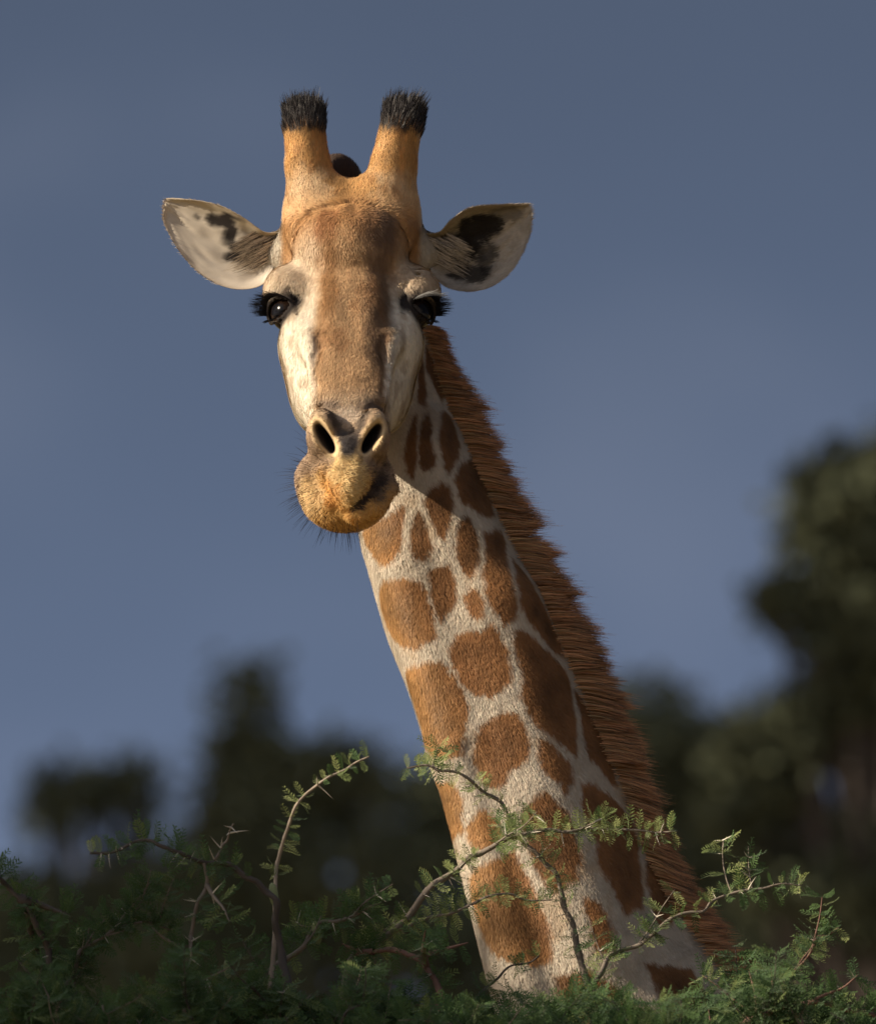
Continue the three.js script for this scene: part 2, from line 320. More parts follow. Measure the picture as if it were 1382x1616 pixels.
// ---- coat: patches traced round the neck, kept in the neck's own coordinates (height, arc round it)
const patchPx = [
  [651, 658, 657, 655, 658, 673, 657, 701, 657, 731, 651, 756, 641, 743, 636, 722, 641, 695, 647, 670],
  [665, 658, 672, 646, 677, 667, 680, 692, 685, 716, 685, 731, 676, 740, 666, 740, 660, 728, 657, 713, 660, 686],
  [691, 655, 698, 645, 709, 658, 717, 680, 723, 695, 721, 719, 712, 740, 706, 746, 698, 734, 694, 713, 689, 689],
  [724, 728, 739, 721, 751, 725, 759, 743, 767, 768, 774, 798, 777, 813, 767, 815, 755, 810, 742, 801, 727, 792, 718, 774, 718, 752],
  [672, 540, 683, 560, 700, 622, 694, 632, 680, 602, 668, 580],
  [655, 560, 664, 560, 672, 620, 668, 640, 656, 632],
  [674, 777, 685, 765, 694, 759, 706, 765, 713, 780, 715, 798, 710, 819, 703, 838, 700, 851, 694, 847, 685, 828, 674, 810, 669, 792],
  [654, 816, 659, 806, 666, 810, 672, 828, 679, 850, 682, 865, 677, 876, 666, 883, 656, 880, 648, 868, 647, 850, 651, 831],
  [724, 822, 732, 813, 742, 819, 748, 835, 753, 859, 753, 883, 747, 901, 741, 909, 732, 901, 721, 883, 718, 862, 720, 838],
  [762, 839, 779, 833, 789, 835, 794, 853, 796, 877, 800, 901, 808, 932, 814, 959, 812, 973, 802, 979, 794, 983, 785, 968, 773, 953, 767, 932, 762, 911, 764, 871],
  [680, 901, 694, 892, 706, 888, 712, 898, 715, 917, 718, 941, 712, 956, 701, 968, 697, 976, 691, 968, 685, 947, 679, 926],
  [733, 938, 745, 929, 755, 936, 759, 947, 761, 968, 751, 973, 742, 965, 736, 953],
  [572, 841, 590, 819, 615, 810, 634, 795, 640, 798, 636, 828, 633, 859, 625, 880, 612, 889, 593, 880, 584, 865],
  [602, 923, 630, 913, 648, 915, 663, 918, 672, 932, 679, 953, 682, 977, 683, 1005, 672, 1009, 657, 1018, 639, 1017, 622, 1006, 610, 983, 602, 959, 600, 938],
  [709, 1020, 724, 1002, 742, 993, 761, 996, 774, 983, 785, 996, 788, 1011, 797, 1023, 800, 1044, 805, 1072, 788, 1087, 773, 1096, 755, 1093, 736, 1084, 721, 1059, 712, 1035],
  [806, 880, 821, 898, 843, 932, 864, 974, 879, 1005, 887, 1032, 873, 1026, 852, 1002, 831, 977, 818, 944, 812, 914],
  [812, 996, 827, 996, 852, 1020, 876, 1041, 891, 1059, 898, 1085, 900, 1112, 905, 1144, 908, 1172, 906, 1191, 891, 1178, 870, 1161, 849, 1144, 832, 1119, 821, 1099, 825, 1071, 820, 1050, 812, 1020],
  [640, 1059, 676, 1044, 694, 1044, 706, 1056, 717, 1067, 728, 1088, 738, 1109, 736, 1137, 731, 1165, 729, 1189, 710, 1192, 689, 1191, 676, 1182, 664, 1154, 652, 1119, 643, 1088],
  [759, 1144, 773, 1132, 794, 1125, 814, 1126, 828, 1151, 834, 1175, 830, 1196, 818, 1203, 804, 1213, 794, 1234, 783, 1239, 766, 1237, 755, 1217, 747, 1196, 750, 1165],
  [851, 1166, 863, 1171, 880, 1187, 898, 1206, 901, 1231, 893, 1232, 891, 1250, 882, 1234, 870, 1224, 856, 1210, 851, 1189],
  [905, 1088, 915, 1102, 932, 1133, 946, 1161, 962, 1199, 971, 1237, 960, 1234, 943, 1206, 929, 1196, 924, 1178, 919, 1151, 912, 1119],
  [917, 1239, 932, 1236, 950, 1248, 971, 1265, 988, 1286, 997, 1300, 1004, 1328, 1005, 1362, 1011, 1397, 1009, 1428, 995, 1430, 985, 1442, 978, 1425, 964, 1397, 953, 1376, 941, 1359, 943, 1328, 926, 1300, 919, 1272],
  [825, 1276, 846, 1258, 860, 1248, 877, 1265, 894, 1283, 901, 1300, 908, 1328, 915, 1356, 905, 1383, 891, 1397, 870, 1401, 856, 1383, 842, 1359, 835, 1328, 825, 1300],
  [686, 1238, 717, 1234, 728, 1255, 724, 1286, 731, 1307, 717, 1338, 710, 1314, 696, 1272],
  [745, 1293, 762, 1276, 780, 1290, 794, 1317, 783, 1328, 759, 1338, 742, 1328, 738, 1307],
  [742, 1383, 776, 1359, 808, 1338, 821, 1362, 832, 1390, 846, 1418, 860, 1449, 867, 1481, 868, 1512, 846, 1519, 814, 1515, 787, 1505, 773, 1491, 759, 1467, 750, 1432],
  [1019, 1356, 1030, 1352, 1047, 1383, 1061, 1411, 1068, 1439, 1054, 1453, 1037, 1460, 1030, 1439, 1025, 1415, 1019, 1387],
  [922, 1415, 939, 1422, 953, 1442, 964, 1467, 962, 1498, 943, 1501, 932, 1467],
  [880, 1540, 930, 1530, 1000, 1580, 1010, 1650, 930, 1640, 885, 1590],
  [1020, 1520, 1090, 1530, 1130, 1600, 1060, 1620],
];
const hh = [0, 0, 0];
function neckArc(x, y, z) { const r = neckAt(y), cx = (r[1] + r[2]) / 2, a = (r[2] - r[1]) / 2; return Math.atan2((z - r[3]) / r[4], (x - cx) / a); }
function skinOfNeck(x, y, z) { let d = neckField(x, y, z); for (const p of neckCords) d = smin(d, p.f(x, y, z), p.k); return d; }
const patches = patchPx.map((list, n) => {
  const p = [];
  for (let i = 0; i < list.length; i += 2) {
    let w, z = 260; do { w = A(list[i], list[i + 1], z); z -= 3; } while (z > -60 && skinOfNeck(w.x, w.y, w.z) > 0);       // where this corner lies on the skin
    p.push([w.y, Math.abs(neckArc(w.x, w.y, w.z)) * 0.13]);
  }
  const ys = p.map((q) => q[0]), ts = p.map((q) => q[1]);
  return { p, y0: Math.min(...ys) - 0.02, y1: Math.max(...ys) + 0.02, t0: Math.min(...ts) - 0.02, t1: Math.max(...ts) + 0.02, tone: hash3(n, 5, 9) };
});
const patchHit = [0, 0];
function patchAt(y, t) {           // signed distance to the nearest patch, inside positive
  let best = -1, tone = 0;
  for (const q of patches) {
    if (y < q.y0 || y > q.y1 || t < q.t0 || t > q.t1) continue;
    let inside = false, d2 = Infinity; const p = q.p;
    for (let i = 0, j = p.length - 1; i < p.length; j = i++) {
      const [ay, at] = p[i], [by, bt] = p[j];
      if ((at > t) !== (bt > t) && y < (by - ay) * (t - at) / (bt - at) + ay) inside = !inside;
      const ey = by - ay, et = bt - at, s = clamp(((y - ay) * ey + (t - at) * et) / (ey * ey + et * et)), dy = y - ay - ey * s, dt = t - at - et * s; d2 = Math.min(d2, dy * dy + dt * dt);
    }
    const d = inside ? Math.sqrt(d2) : -Math.sqrt(d2); if (d > best) { best = d; tone = q.tone; }
  }
  patchHit[0] = best; patchHit[1] = tone; return patchHit;
}
const put = (o, r, g, b, w) => { o[0] += (r - o[0]) * w; o[1] += (g - o[1]) * w; o[2] += (b - o[2]) * w; };
const HIGH_Y = [960, 780].map((py) => A(0, py, 0).y);
function neckColor(x, y, z, o) {
  const w1 = fbm(x * 60, y * 60, z * 60) * 0.0045, w2 = noise(x * 230, y * 160, z * 230) * 0.0030 + noise(x * 520, y * 300, z * 520) * 0.0016, high = sstep(HIGH_Y[0], HIGH_Y[1], y);
  let t = neckArc(x, y, z), yy = y; if (t < 0) { t = -t; yy = y + 0.07; }
  const h = patchAt(yy + w1 + w2, t * 0.13 + w1 * 0.8 - w2), m = sstep(-0.0055, 0.0045, h[0] + 0.0022 - 0.0022 * high + noise(x * 900, y * 420, z * 900) * 0.0022), mott = fbm(x * 34, y * 34, z * 34);
  o[0] = 0.49; o[1] = 0.42; o[2] = 0.335; const wv = 1 + mott * 0.22; o[0] *= wv; o[1] *= wv; o[2] *= wv;
  put(o, 0.42, 0.30, 0.19, sstep(0.05, 0.5, fbm(x * 22 + 9, y * 22, z * 22)) * 0.55);
  const throat = sstep(0.245, 0.33, t * 0.13), deep = sstep(0.004, 0.03, h[0]), v = (1 + mott * 0.42 - deep * 0.26 + (h[1] - 0.5) * 0.36) * (1 - 0.25 * high);
  put(o, mix(0.215, 0.33, throat) * v, mix(0.100, 0.170, throat) * v, mix(0.039, 0.060, throat) * v, m);
  return o;
}
const sq = (a) => a * a;
const eb = (x, u, cx, cu, rx, ru, wob = 0, soft = 0.55) => 1 - sstep(1 - soft, 1 + soft * 0.4, Math.sqrt(sq((x - cx) / rx) + sq((u - cu) / ru)) + wob);
const blobAt = new Map();
const bl = (p, px, py, z, rx, ry, rz, wob = 0) => { const key = px * 1e7 + py * 1000 + z; let c = blobAt.get(key); if (!c) blobAt.set(key, c = A(px, py, z)); if (Math.abs(p[0] - c.x) * 1000 > rx * 1.5 || Math.abs(p[1] - c.y) * 1000 > ry * 1.5) return 0; return 1 - sstep(0.62, 1.12, hyp((p[0] - c.x) * 1000 / rx, (p[1] - c.y) * 1000 / ry, (p[2] - c.z) * 1000 / rz) + wob); };
const HORN_Y = [345, 300, 222, 202].map((py) => A(555, py, 0).y);
function headColor(X, Y, Z, o) {
  const p = [X, Y, Z]; toH(X, Y, Z, hh); const x = hh[0], u = hh[1], n = hh[2], ax = Math.abs(x);
  const w = fbm(X * 42, Y * 30, Z * 42), w3 = fbm(X * 120, Y * 80, Z * 120), wob = w * 0.28 + w3 * 0.12;
  const v = 1 + w * 0.26 + w3 * 0.22;
  o[0] = 0.42 * v; o[1] = 0.26 * v; o[2] = 0.137 * v;                                                                  // tan
  put(o, 0.76, 0.69, 0.57, sstep(46, 66, ax + wob * 26) * sstep(20, 80, u) * (1 - sstep(300, 345, u + wob * 30)) * 0.95);   // white cheeks
  put(o, 0.50, 0.385, 0.27, sstep(58, 92, ax + wob * 24) * sstep(-40, 0, u) * (1 - sstep(40, 90, u)) * 0.8);                   // pale brow
  put(o, 0.62, 0.50, 0.37, sstep(36, 70, -x + wob * 30) * sstep(-75, -30, u + wob * 20) * (1 - sstep(70, 110, u)) * 0.65);
  put(o, 0.43, 0.32, 0.215, sstep(0.02, 0.42, fbm(X * 70, Y * 46, Z * 70)) * sstep(40, 70, ax) * 0.6);
  put(o, 0.36, 0.245, 0.13, eb(ax, u, 108, 205, 15, 60, wob) * 0.75 * sstep(-40, -80, n));                               // brown on the jaw
  put(o, 0.24, 0.15, 0.08, eb(ax, u, 104, 305, 26, 42, wob) * 0.6);
  put(o, 0.42, 0.215, 0.080, sstep(10, -60, u + wob * 36) * 0.8);                                                              // ochre forehead
  put(o, 0.25, 0.105, 0.042, eb(x, u, -37, -36, 24, 34, wob * 1.4) * 0.85);
  put(o, 0.16, 0.092, 0.056, eb(x, u, 44, -34, 34, 52, wob) * 0.9);  // right forehead spot: brown, with the shade there painted in
  put(o, 0.26, 0.130, 0.052, eb(x, u, -33, 70, 16, 105, wob * 1.5) * 0.85);                                                           // dark streaks beside the nose
  put(o, 0.15, 0.088, 0.052, eb(x, u, 44, 105, 27, 165, wob) * 0.88);  // right streak: brown fur, widened and darkened to carry that side's shadow
  put(o, 0.27, 0.135, 0.060, sstep(0.02, 0.40, fbm(X * 26 + 4, Y * 14, Z * 26)) * (1 - sstep(40, 70, ax)) * (1 - sstep(200, 290, u)) * 0.6);
  put(o, 0.40, 0.295, 0.20, sstep(255, 300, u + wob * 30) * (1 - sstep(60, 80, ax)) * 0.75);                                    // greyer above the nose
  put(o, 0.13, 0.095, 0.075, eb(ax, u, 42, 306, 30, 20, wob) * 0.8);
  put(o, 0.50, 0.40, 0.31, eb(x, u, -3, 328, 22, 22, wob) * 0.8);
  // muzzle
  put(o, 0.26, 0.175, 0.115, sstep(345, 372, u + wob * 20) * 0.92);
  put(o, 0.58, 0.325, 0.105, bl(p, 546, 792, 290, 82, 62, 82, wob * 0.5) * 0.95);
  put(o, 0.64, 0.45, 0.21, bl(p, 551, 752, 326, 30, 50, 36, wob) * 0.95);
  put(o, 0.70, 0.50, 0.26, bl(p, 492, 782, 285, 24, 34, 50, wob) * 0.75);
  put(o, 0.52, 0.215, 0.045, bl(p, 524, 782, 318, 17, 28, 34, wob) * 0.6);
  put(o, 0.085, 0.065, 0.058, bl(p, 598, 762, 306, 16, 34, 32, wob) * 0.85);
  put(o, 0.045, 0.038, 0.038, bl(p, 549, 700, 322, 19, 28, 30, wob * 0.7));
  for (const [px, py] of [[526, 652], [533, 668], [541, 684], [575, 650], [567, 667], [558, 684]]) put(o, 0.060, 0.048, 0.044, bl(p, px, py, 312, 11, 14, 30, wob * 1.4) * 0.8);
  for (const s of NOSTRILS) {
    const d = s.wide.f(X, Y, Z), e = s.deep.f(X, Y, Z);
    put(o, 0.56, 0.41, 0.235, (1 - sstep(0.002, 0.0105, d + w3 * 0.003)) * 0.9);
    put(o, 0.30, 0.20, 0.12, 1 - sstep(-0.012, -0.003, d - w3 * 0.003));
    put(o, 0.028, 0.022, 0.022, 1 - sstep(0.0005, 0.004, e));
  }
  for (let i = 0; i + 1 < MOUTH.length; i++) { const a = MOUTH[i], b = MOUTH[i + 1], ex = b.x - a.x, ey = b.y - a.y, t = clamp(((X - a.x) * ex + (Y - a.y) * ey) / (ex * ex + ey * ey)); const d = hyp(X - a.x - ex * t, Y - a.y - ey * t, (Z - mix(a.z, b.z, t)) * 0.6) + w3 * 0.003; put(o, 0.050, 0.036, 0.032, (1 - sstep(0.006, 0.0125 - i * 0.0012, d)) * 0.9); }
  // horns and crown
  const horn = sstep(HORN_Y[0] - 0.01, HORN_Y[1], Y + w * 0.012);
  put(o, 0.46 * v, 0.25 * v, 0.092 * v, horn * 0.95);
  put(o, 0.60, 0.45, 0.29, horn * sstep(HORN_Y[1] + 0.045, HORN_Y[1] - 0.03, Y + w * 0.05) * sstep(18, 52, ax + w3 * 18) * 0.7);
  put(o, 0.33, 0.155, 0.055, horn * sstep(0.12, 0.5, fbm(X * 50, Y * 30, Z * 50)) * 0.6);
  put(o, 0.030, 0.024, 0.022, sstep(HORN_Y[2], HORN_Y[3], Y + w3 * 0.012 + w * 0.006));
  put(o, 0.055, 0.034, 0.026, bl(p, 533, 276, -95, 60, 60, 70) * sstep(-0.025, -0.042, Z));
  put(o, 0.46, 0.40, 0.32, sstep(102, 113, ax + w * 6) * sstep(30, 10, u) * sstep(0.07, 0.04, Z));
  // eyelids
  for (const e of EYES) { const d = hyp(X - e.c.x, Y - e.c.y, Z - e.c.z) + w3 * 0.003; put(o, 0.12, 0.085, 0.06, (1 - sstep(0.040, 0.053, d)) * 0.55); put(o, 0.020, 0.016, 0.015, 1 - sstep(0.0375, 0.0445, d)); }
  return o;
}
const cA = [0, 0, 0], cB = [0, 0, 0];
function coatColor(x, y, z, o) {
  const t = y > 3.55 ? sstep(-0.012, 0.012, neckField(x, y, z) - headField(x, y, z)) : 0;
  if (t > 0) headColor(x, y, z, cA); if (t < 1) neckColor(x, y, z, cB);
  for (let c = 0; c < 3; c++) o[c] = t >= 1 ? cA[c] : t <= 0 ? cB[c] : mix(cB[c], cA[c], t);
  return o;
}

const BASE = V(0.9, 0, -0.2);
const giraffe = thing('giraffe', 'giraffe with brown patches on a pale coat, turning its face over the thorn bush', 'giraffe', BASE);
const fine = surfaceNets(bodyField, [-0.42, 2.93, -0.36], [0.80, 4.66, 0.46], 0.0035);
const rough = surfaceNets(bodyField, [0.0, -0.02, -1.1], [2.6, 2.97, 0.45], 0.03);

// ears: cupped shells with a rolled upper edge, closed round the rim, part of the body's surface
function ear(top, bottom, zb, cup, blobs) {
  const NV = 44, NT = 30, T = new THREE.CatmullRomCurve3(top.map(([a, b, z]) => A(a, b, z))), Bt = new THREE.CatmullRomCurve3(bottom.map(([a, b, z]) => A(a, b, z)));
  const P = [], pos = [], col = [], idx = [];
  for (let i = 0; i <= NV; i++) for (let k = 0; k <= NT; k++) {
    const v = i / NV, t = k / NT, p = T.getPoint(v).lerp(Bt.getPoint(v), t), f = Math.sin(Math.PI * Math.min(1, v * 0.62 + 0.36)) * (0.35 + 0.65 * sstep(0, 0.25, v));
    p.z -= cup / 1000 * f * Math.pow(4 * t * (1 - t), 0.75) * (1 + 0.25 * (1 - t));
    p.z += 0.010 * sstep(0.16, 0.0, t) * f; p.y -= 0.006 * sstep(0.12, 0, t) * f;
    p.z += 0.0022 * noise(v * 9, t * 12, zb); P.push(p);
  }
  const at = (i, k) => P[clamp(i, 0, NV) * (NT + 1) + clamp(k, 0, NT)], o = [0, 0, 0];
  for (let side = 0; side < 2; side++) for (let i = 0; i <= NV; i++) for (let k = 0; k <= NT; k++) {
    const n = at(i + 1, k).clone().sub(at(i - 1, k)).cross(at(i, k + 1).clone().sub(at(i, k - 1))).normalize(); if (n.z < 0) n.negate();
    const rim = Math.min(1, Math.min(k, NT - k) / 2, (NV - i) / 2), p = at(i, k).clone().addScaledVector(n, (side ? -0.0028 : 0.0014) * (0.25 + 0.75 * rim)); pos.push(p.x, p.y, p.z);
    const w = fbm(p.x * 60, p.y * 60, p.z * 60), w3 = noise(p.x * 240, p.y * 240, 3);
    if (side) { o[0] = 0.40; o[1] = 0.33; o[2] = 0.25; } else {
      o[0] = 0.46; o[1] = 0.405; o[2] = 0.34; put(o, 0.38, 0.32, 0.23, sstep(0.25, 0.05, k / NT) * 0.7);
      for (const [bx, by, rx, ry, s, a] of blobs) { const c = A(bx, by, p.z * 1000), ca = Math.cos(a || 0), sa = Math.sin(a || 0), dx = (p.x - c.x) * 1000, dy = (p.y - c.y) * 1000; put(o, 0.022, 0.018, 0.017, (1 - sstep(0.7, 1.15, hyp((dx * ca + dy * sa) / rx, (dy * ca - dx * sa) / ry) + w * 0.6 + w3 * 0.1)) * s); }
      put(o, 0.30, 0.23, 0.16, sstep(1.6, 0.2, Math.min(k, NT - k)) * 0.5);
    }
    const g = 1 + w * 0.16 + w3 * 0.05; col.push(o[0] * g, o[1] * g, o[2] * g);
  }
  const R = NT + 1, M = (NV + 1) * R, quad = (a, b, c, d) => idx.push(a, b, c, a, c, d);
  for (let i = 0; i < NV; i++) for (let k = 0; k < NT; k++) { const a = i * R + k; quad(a, a + 1, a + R + 1, a + R); quad(M + a, M + a + R, M + a + R + 1, M + a + 1); }
  for (let i = 0; i < NV; i++) { quad(i * R, i * R + R, M + i * R + R, M + i * R); quad(i * R + NT, M + i * R + NT, M + i * R + R + NT, i * R + R + NT); }
  for (let k = 0; k < NT; k++) { quad(NV * R + k, NV * R + k + 1, M + NV * R + k + 1, M + NV * R + k); }
  return { geometry: geo(pos, idx, { color: col }), at, NV, NT };
}
const earL = ear([[446, 366, 6], [418, 362, 8], [386, 340, 14], [345, 320, 8], [300, 313, 0], [263, 313, -8]], [[430, 428, 4], [412, 450, 2], [372, 456, 4], [328, 440, 2], [288, 402, -4], [260, 350, -10], [259, 326, -10]], 2, 22,
  [[350, 349, 33, 13, 1, -0.15], [366, 366, 14, 14, 1, 0], [372, 388, 22, 12, 0.9, -0.5], [392, 400, 34, 15, 1, -0.2], [374, 405, 22, 9, 1, 0]]);
const earR = ear([[664, 368, 6], [692, 362, 8], [712, 342, 20], [740, 325, 16], [788, 321, 4], [834, 322, -6]], [[680, 430, 4], [700, 450, 2], [738, 459, 4], [772, 453, 4], [806, 428, -2], [834, 372, -8], [838, 338, -10]], 5, 34,
  [[757, 356, 40, 17, 1, 0.05], [738, 372, 30, 20, 1, 0], [722, 400, 40, 24, 1, 0.1], [732, 432, 34, 17, 0.9, 0], [760, 405, 22, 24, 0.8, 0], [795, 336, 34, 12, 0.5, 0]]);

const skinMaterial = new THREE.MeshPhysicalMaterial({ vertexColors: true, roughness: 0.85, sheen: 0.25, sheenRoughness: 0.6, sheenColor: lin(0.5, 0.42, 0.3), specularIntensity: 0.3 });
function coloured(m) {
  const col = new Float32Array(m.pos.length), o = [0, 0, 0];
  for (let i = 0; i < m.pos.length; i += 3) { coatColor(m.pos[i], m.pos[i + 1], m.pos[i + 2], o); const s = 1 + 0.10 * noise(m.pos[i] * 400, m.pos[i + 1] * 260, m.pos[i + 2] * 400); col[i] = o[0] * s; col[i + 1] = o[1] * s; col[i + 2] = o[2] * s; }
  return geo(m.pos, m.idx, { normal: m.nrm, color: col });
}
const bodyGeometry = mergeGeometries([coloured(fine), coloured(rough), earL.geometry, earR.geometry].map((g) => g.clone()));
bodyGeometry.translate(-BASE.x, -BASE.y, -BASE.z);
part('body', bodyGeometry, skinMaterial, giraffe);

// eyes
for (const e of EYES) {
  const g = new THREE.SphereGeometry(EYE_R, 40, 28), p = g.attributes.position, c = [], up = V(0, 0, 1);
  g.rotateX(Math.PI / 2);
  for (let i = 0; i < p.count; i++) { const z = p.getZ(i) / EYE_R, a = hyp(p.getX(i) / 1.35, p.getY(i)) / EYE_R; const pupil = z > 0 ? 1 - sstep(0.36, 0.40, a) : 0, iris = z > 0 ? 1 - sstep(0.62, 0.66, a) : 0; const o = [0.016, 0.012, 0.011]; put(o, 0.016, 0.009, 0.006, iris); put(o, 0.006, 0.006, 0.008, pupil); c.push(...o); }
  g.setAttribute('color', new THREE.BufferAttribute(new Float32Array(c), 3));
  const m = part('eye', g, new THREE.MeshPhysicalMaterial({ vertexColors: true, roughness: 0.16, specularIntensity: 0.22 }), giraffe);
  m.position.copy(e.c).sub(BASE); m.quaternion.setFromUnitVectors(up, e.out.clone().addScaledVector(e.down, 0.15).normalize());
}

// hair strands as tapered ribbons, all of one kind of hair in one mesh
function hairMesh() { return { pos: [], idx: [], col: [], nrm: [] }; }
const tA = V(0, 0, 0), tB = V(0, 0, 0);
function strand(h, pts, width, side, c0, c1) {
  const n = pts.length, b = h.pos.length / 3;
  for (let i = 0; i < n; i++) {
    const t = i / (n - 1), w = width * (1 - 0.85 * t * t) * 0.5; tA.copy(pts[Math.min(n - 1, i + 1)]).sub(pts[Math.max(0, i - 1)]).normalize(); tB.copy(side).addScaledVector(tA, -side.dot(tA)).normalize();
    const p = pts[i]; h.pos.push(p.x - tB.x * w, p.y - tB.y * w, p.z - tB.z * w, p.x + tB.x * w, p.y + tB.y * w, p.z + tB.z * w);
    for (let s = 0; s < 2; s++) h.col.push(mix(c0[0], c1[0], t), mix(c0[1], c1[1], t), mix(c0[2], c1[2], t));
    if (i) { const a = b + (i - 1) * 2; h.idx.push(a, a + 1, a + 3, a, a + 3, a + 2); }
  }
}
function hairPart(name, h, material) { const g = geo(h.pos, h.idx, { color: h.col }); g.translate(-BASE.x, -BASE.y, -BASE.z); const m = part(name, g, material, giraffe); m.userData.kind = 'stuff'; return m; }
const hairMaterial = new THREE.MeshPhysicalMaterial({ vertexColors: true, roughness: 0.55, side: THREE.DoubleSide, sheen: 0.3, sheenColor: lin(0.4, 0.25, 0.15), specularIntensity: 0.5 });
const blackHair = new THREE.MeshPhysicalMaterial({ vertexColors: true, roughness: 0.5, side: THREE.DoubleSide, specularIntensity: 0.5 });

// mane along the nape
{
  const R = makeRng(11), h = hairMesh(), y0 = A(0, 1640, 0).y, y1 = A(0, 505, 0).y;
  for (let i = 0; i < 20000; i++) {
    const y = mix(y0, y1, R()), r = Array.from(neckAt(y)), up = Array.from(neckAt(y + 0.01)), tn = V(up[2] - r[2], 0.01, up[3] - r[3]).normalize();      // up along the nape
    const a = (r[2] - r[1]) / 2, cx = (r[2] + r[1]) / 2, q = (R() + R() - 1) * 0.30 + (R() < 0.5 ? 0.10 : 0), th = q * 1.25;
    const low = sstep(A(0, 1080, 0).y, A(0, 1350, 0).y, y);
    const base = V(cx + a * Math.cos(th) - 0.004, y, r[3] + r[4] * 0.80 * Math.sin(th));
    const out = V(tn.y, -tn.x, 0).normalize();                                                       // straight away from the nape
    const clump = noise(y * 46, q * 5, 2.2), clump2 = noise(y * 120, q * 14, 8), top = sstep(A(0, 640, 0).y, A(0, 520, 0).y, y);
    const L = (0.058 + 0.018 * clump + 0.010 * clump2 + 0.014 * (R() - 0.5) + (R() < 0.16 ? 0.022 * R() : 0) - low * 0.006) * (1 - 0.45 * top) * (1 - 0.18 * Math.abs(q) / 0.3);
    const dir = out.clone().multiplyScalar(0.95).addScaledVector(tn, -0.34 - 0.20 * clump - low * 0.35).add(V(0, 0, q * 0.8 + (R() - 0.5) * 0.16)).normalize();
    const pts = [], N = 5; let p = base.clone(), d = dir.clone();
    for (let s = 0; s <= N; s++) { pts.push(p.clone()); p.addScaledVector(d, L / N); d.addScaledVector(tn, (s < 3 ? -0.10 : 0.10 + 0.12 * clump2)).add(V((R() - 0.5) * 0.09, (R() - 0.5) * 0.09, (R() - 0.5) * 0.10 - q * 0.12)).normalize(); }
    const v = 0.55 + 0.75 * R() + 0.35 * clump2, red = 0.8 + 0.4 * R();
    strand(h, pts, 0.0008 + 0.0006 * R(), V(0.2 * (R() - 0.5), 0.6, 1).normalize().cross(d), [0.40 * v * red, 0.215 * v, 0.094 * v], R() < 0.78 ? [0.34 * v * red, 0.155 * v, 0.062 * v] : [0.030, 0.020, 0.017]);
  }
  hairPart('mane', h, hairMaterial);
}
// black tufts on the horns
for (const [bx, by, bz, tx, ty, tz] of [[481, 218, -16, 480, 180, -25], [630, 216, -16, 636, 178, -25]]) {
  const R = makeRng(bx), h = hairMesh(), b = A(bx, by, bz), t = A(tx, ty, tz), ax = t.clone().sub(b).normalize(), L0 = t.distanceTo(b), X = V(1, 0, 0).addScaledVector(ax, -ax.x).normalize(), Zd = ax.clone().cross(X).negate();
  for (let i = 0; i < 5200; i++) {
    const ring = R() < 0.62, a = R() * Math.PI * 2, s = ring ? R() * 1.0 : 1.0, rr = 0.0305 * (ring ? 1 : Math.sqrt(R()) * 0.98), d0 = X.clone().multiplyScalar(Math.cos(a)).addScaledVector(Zd, Math.sin(a));
    const p = b.clone().addScaledVector(ax, s * L0 * 0.95 - 0.004 + (ring ? 0 : 0.016 * (1 - rr / 0.032))).addScaledVector(d0, rr), cl = noise(a * 2.2, s * 2, bx), pts = [];
    const L = ring ? mix(0.018, 0.030, R()) : (R() < 0.8 ? mix(0.010, 0.024, R()) : mix(0.022, 0.036, R())) + 0.008 * cl; let d = ax.clone().addScaledVector(d0, ring ? 0.10 + 0.14 * R() : 0.35 * rr / 0.035).add(V((R() - 0.5) * 0.25 + (bx > 550 ? 0.12 : 0), 0, (R() - 0.5) * 0.25)).normalize();
    for (let k = 0; k <= 4; k++) { pts.push(p.clone()); p.addScaledVector(d, L / 4); d.addScaledVector(d0, -0.05 * (ring ? 1 : 0)).add(V((R() - 0.5) * 0.2 + cl * 0.05, 0, (R() - 0.5) * 0.2)).normalize(); }
    const v = 0.5 + R() * 0.9; strand(h, pts, 0.0010 + 0.0006 * R(), V(1, 0.1, R() - 0.5), s < 0.22 && R() < 0.45 ? [0.20 * v, 0.10 * v, 0.04 * v] : [0.030 * v, 0.025 * v, 0.024 * v], [0.024 * v, 0.021 * v, 0.022 * v]);
  }
  hairPart('horn_tuft', h, blackHair);
}
// eyelashes
for (const e of EYES) {
  const R = makeRng(e.s + 7), h = hairMesh();
  for (let i = 0; i < 640; i++) {
    const up = i < 520, a = Math.PI * (up ? 0.04 + 0.94 * R() : 0.1 + 0.8 * R()), p = lidPoint(e, a, up, 0.0345), L = up ? mix(0.014, 0.040, R()) * (0.6 + 0.4 * Math.sin(a)) : mix(0.006, 0.014, R());
    let d = e.out.clone().multiplyScalar(0.9).addScaledVector(e.fore, Math.cos(a) * 0.25).addScaledVector(e.down, up ? -0.22 + 0.36 * R() : 0.5).add(V((R() - 0.5) * 0.3 + e.s * 0.6, (R() - 0.5) * 0.25, (R() - 0.5) * 0.3)).normalize(); const pts = [];
    for (let k = 0; k <= 4; k++) { pts.push(p.clone()); p.addScaledVector(d, L / 4); d.addScaledVector(e.down, up ? (k < 2 ? 0.10 : -0.06) : 0.1).normalize(); }
    strand(h, pts, 0.0007, V(0.3, 0.5, 1).cross(d), [0.012, 0.010, 0.010], [0.010, 0.009, 0.009]);
  }
  hairPart('eyelashes', h, blackHair);
}
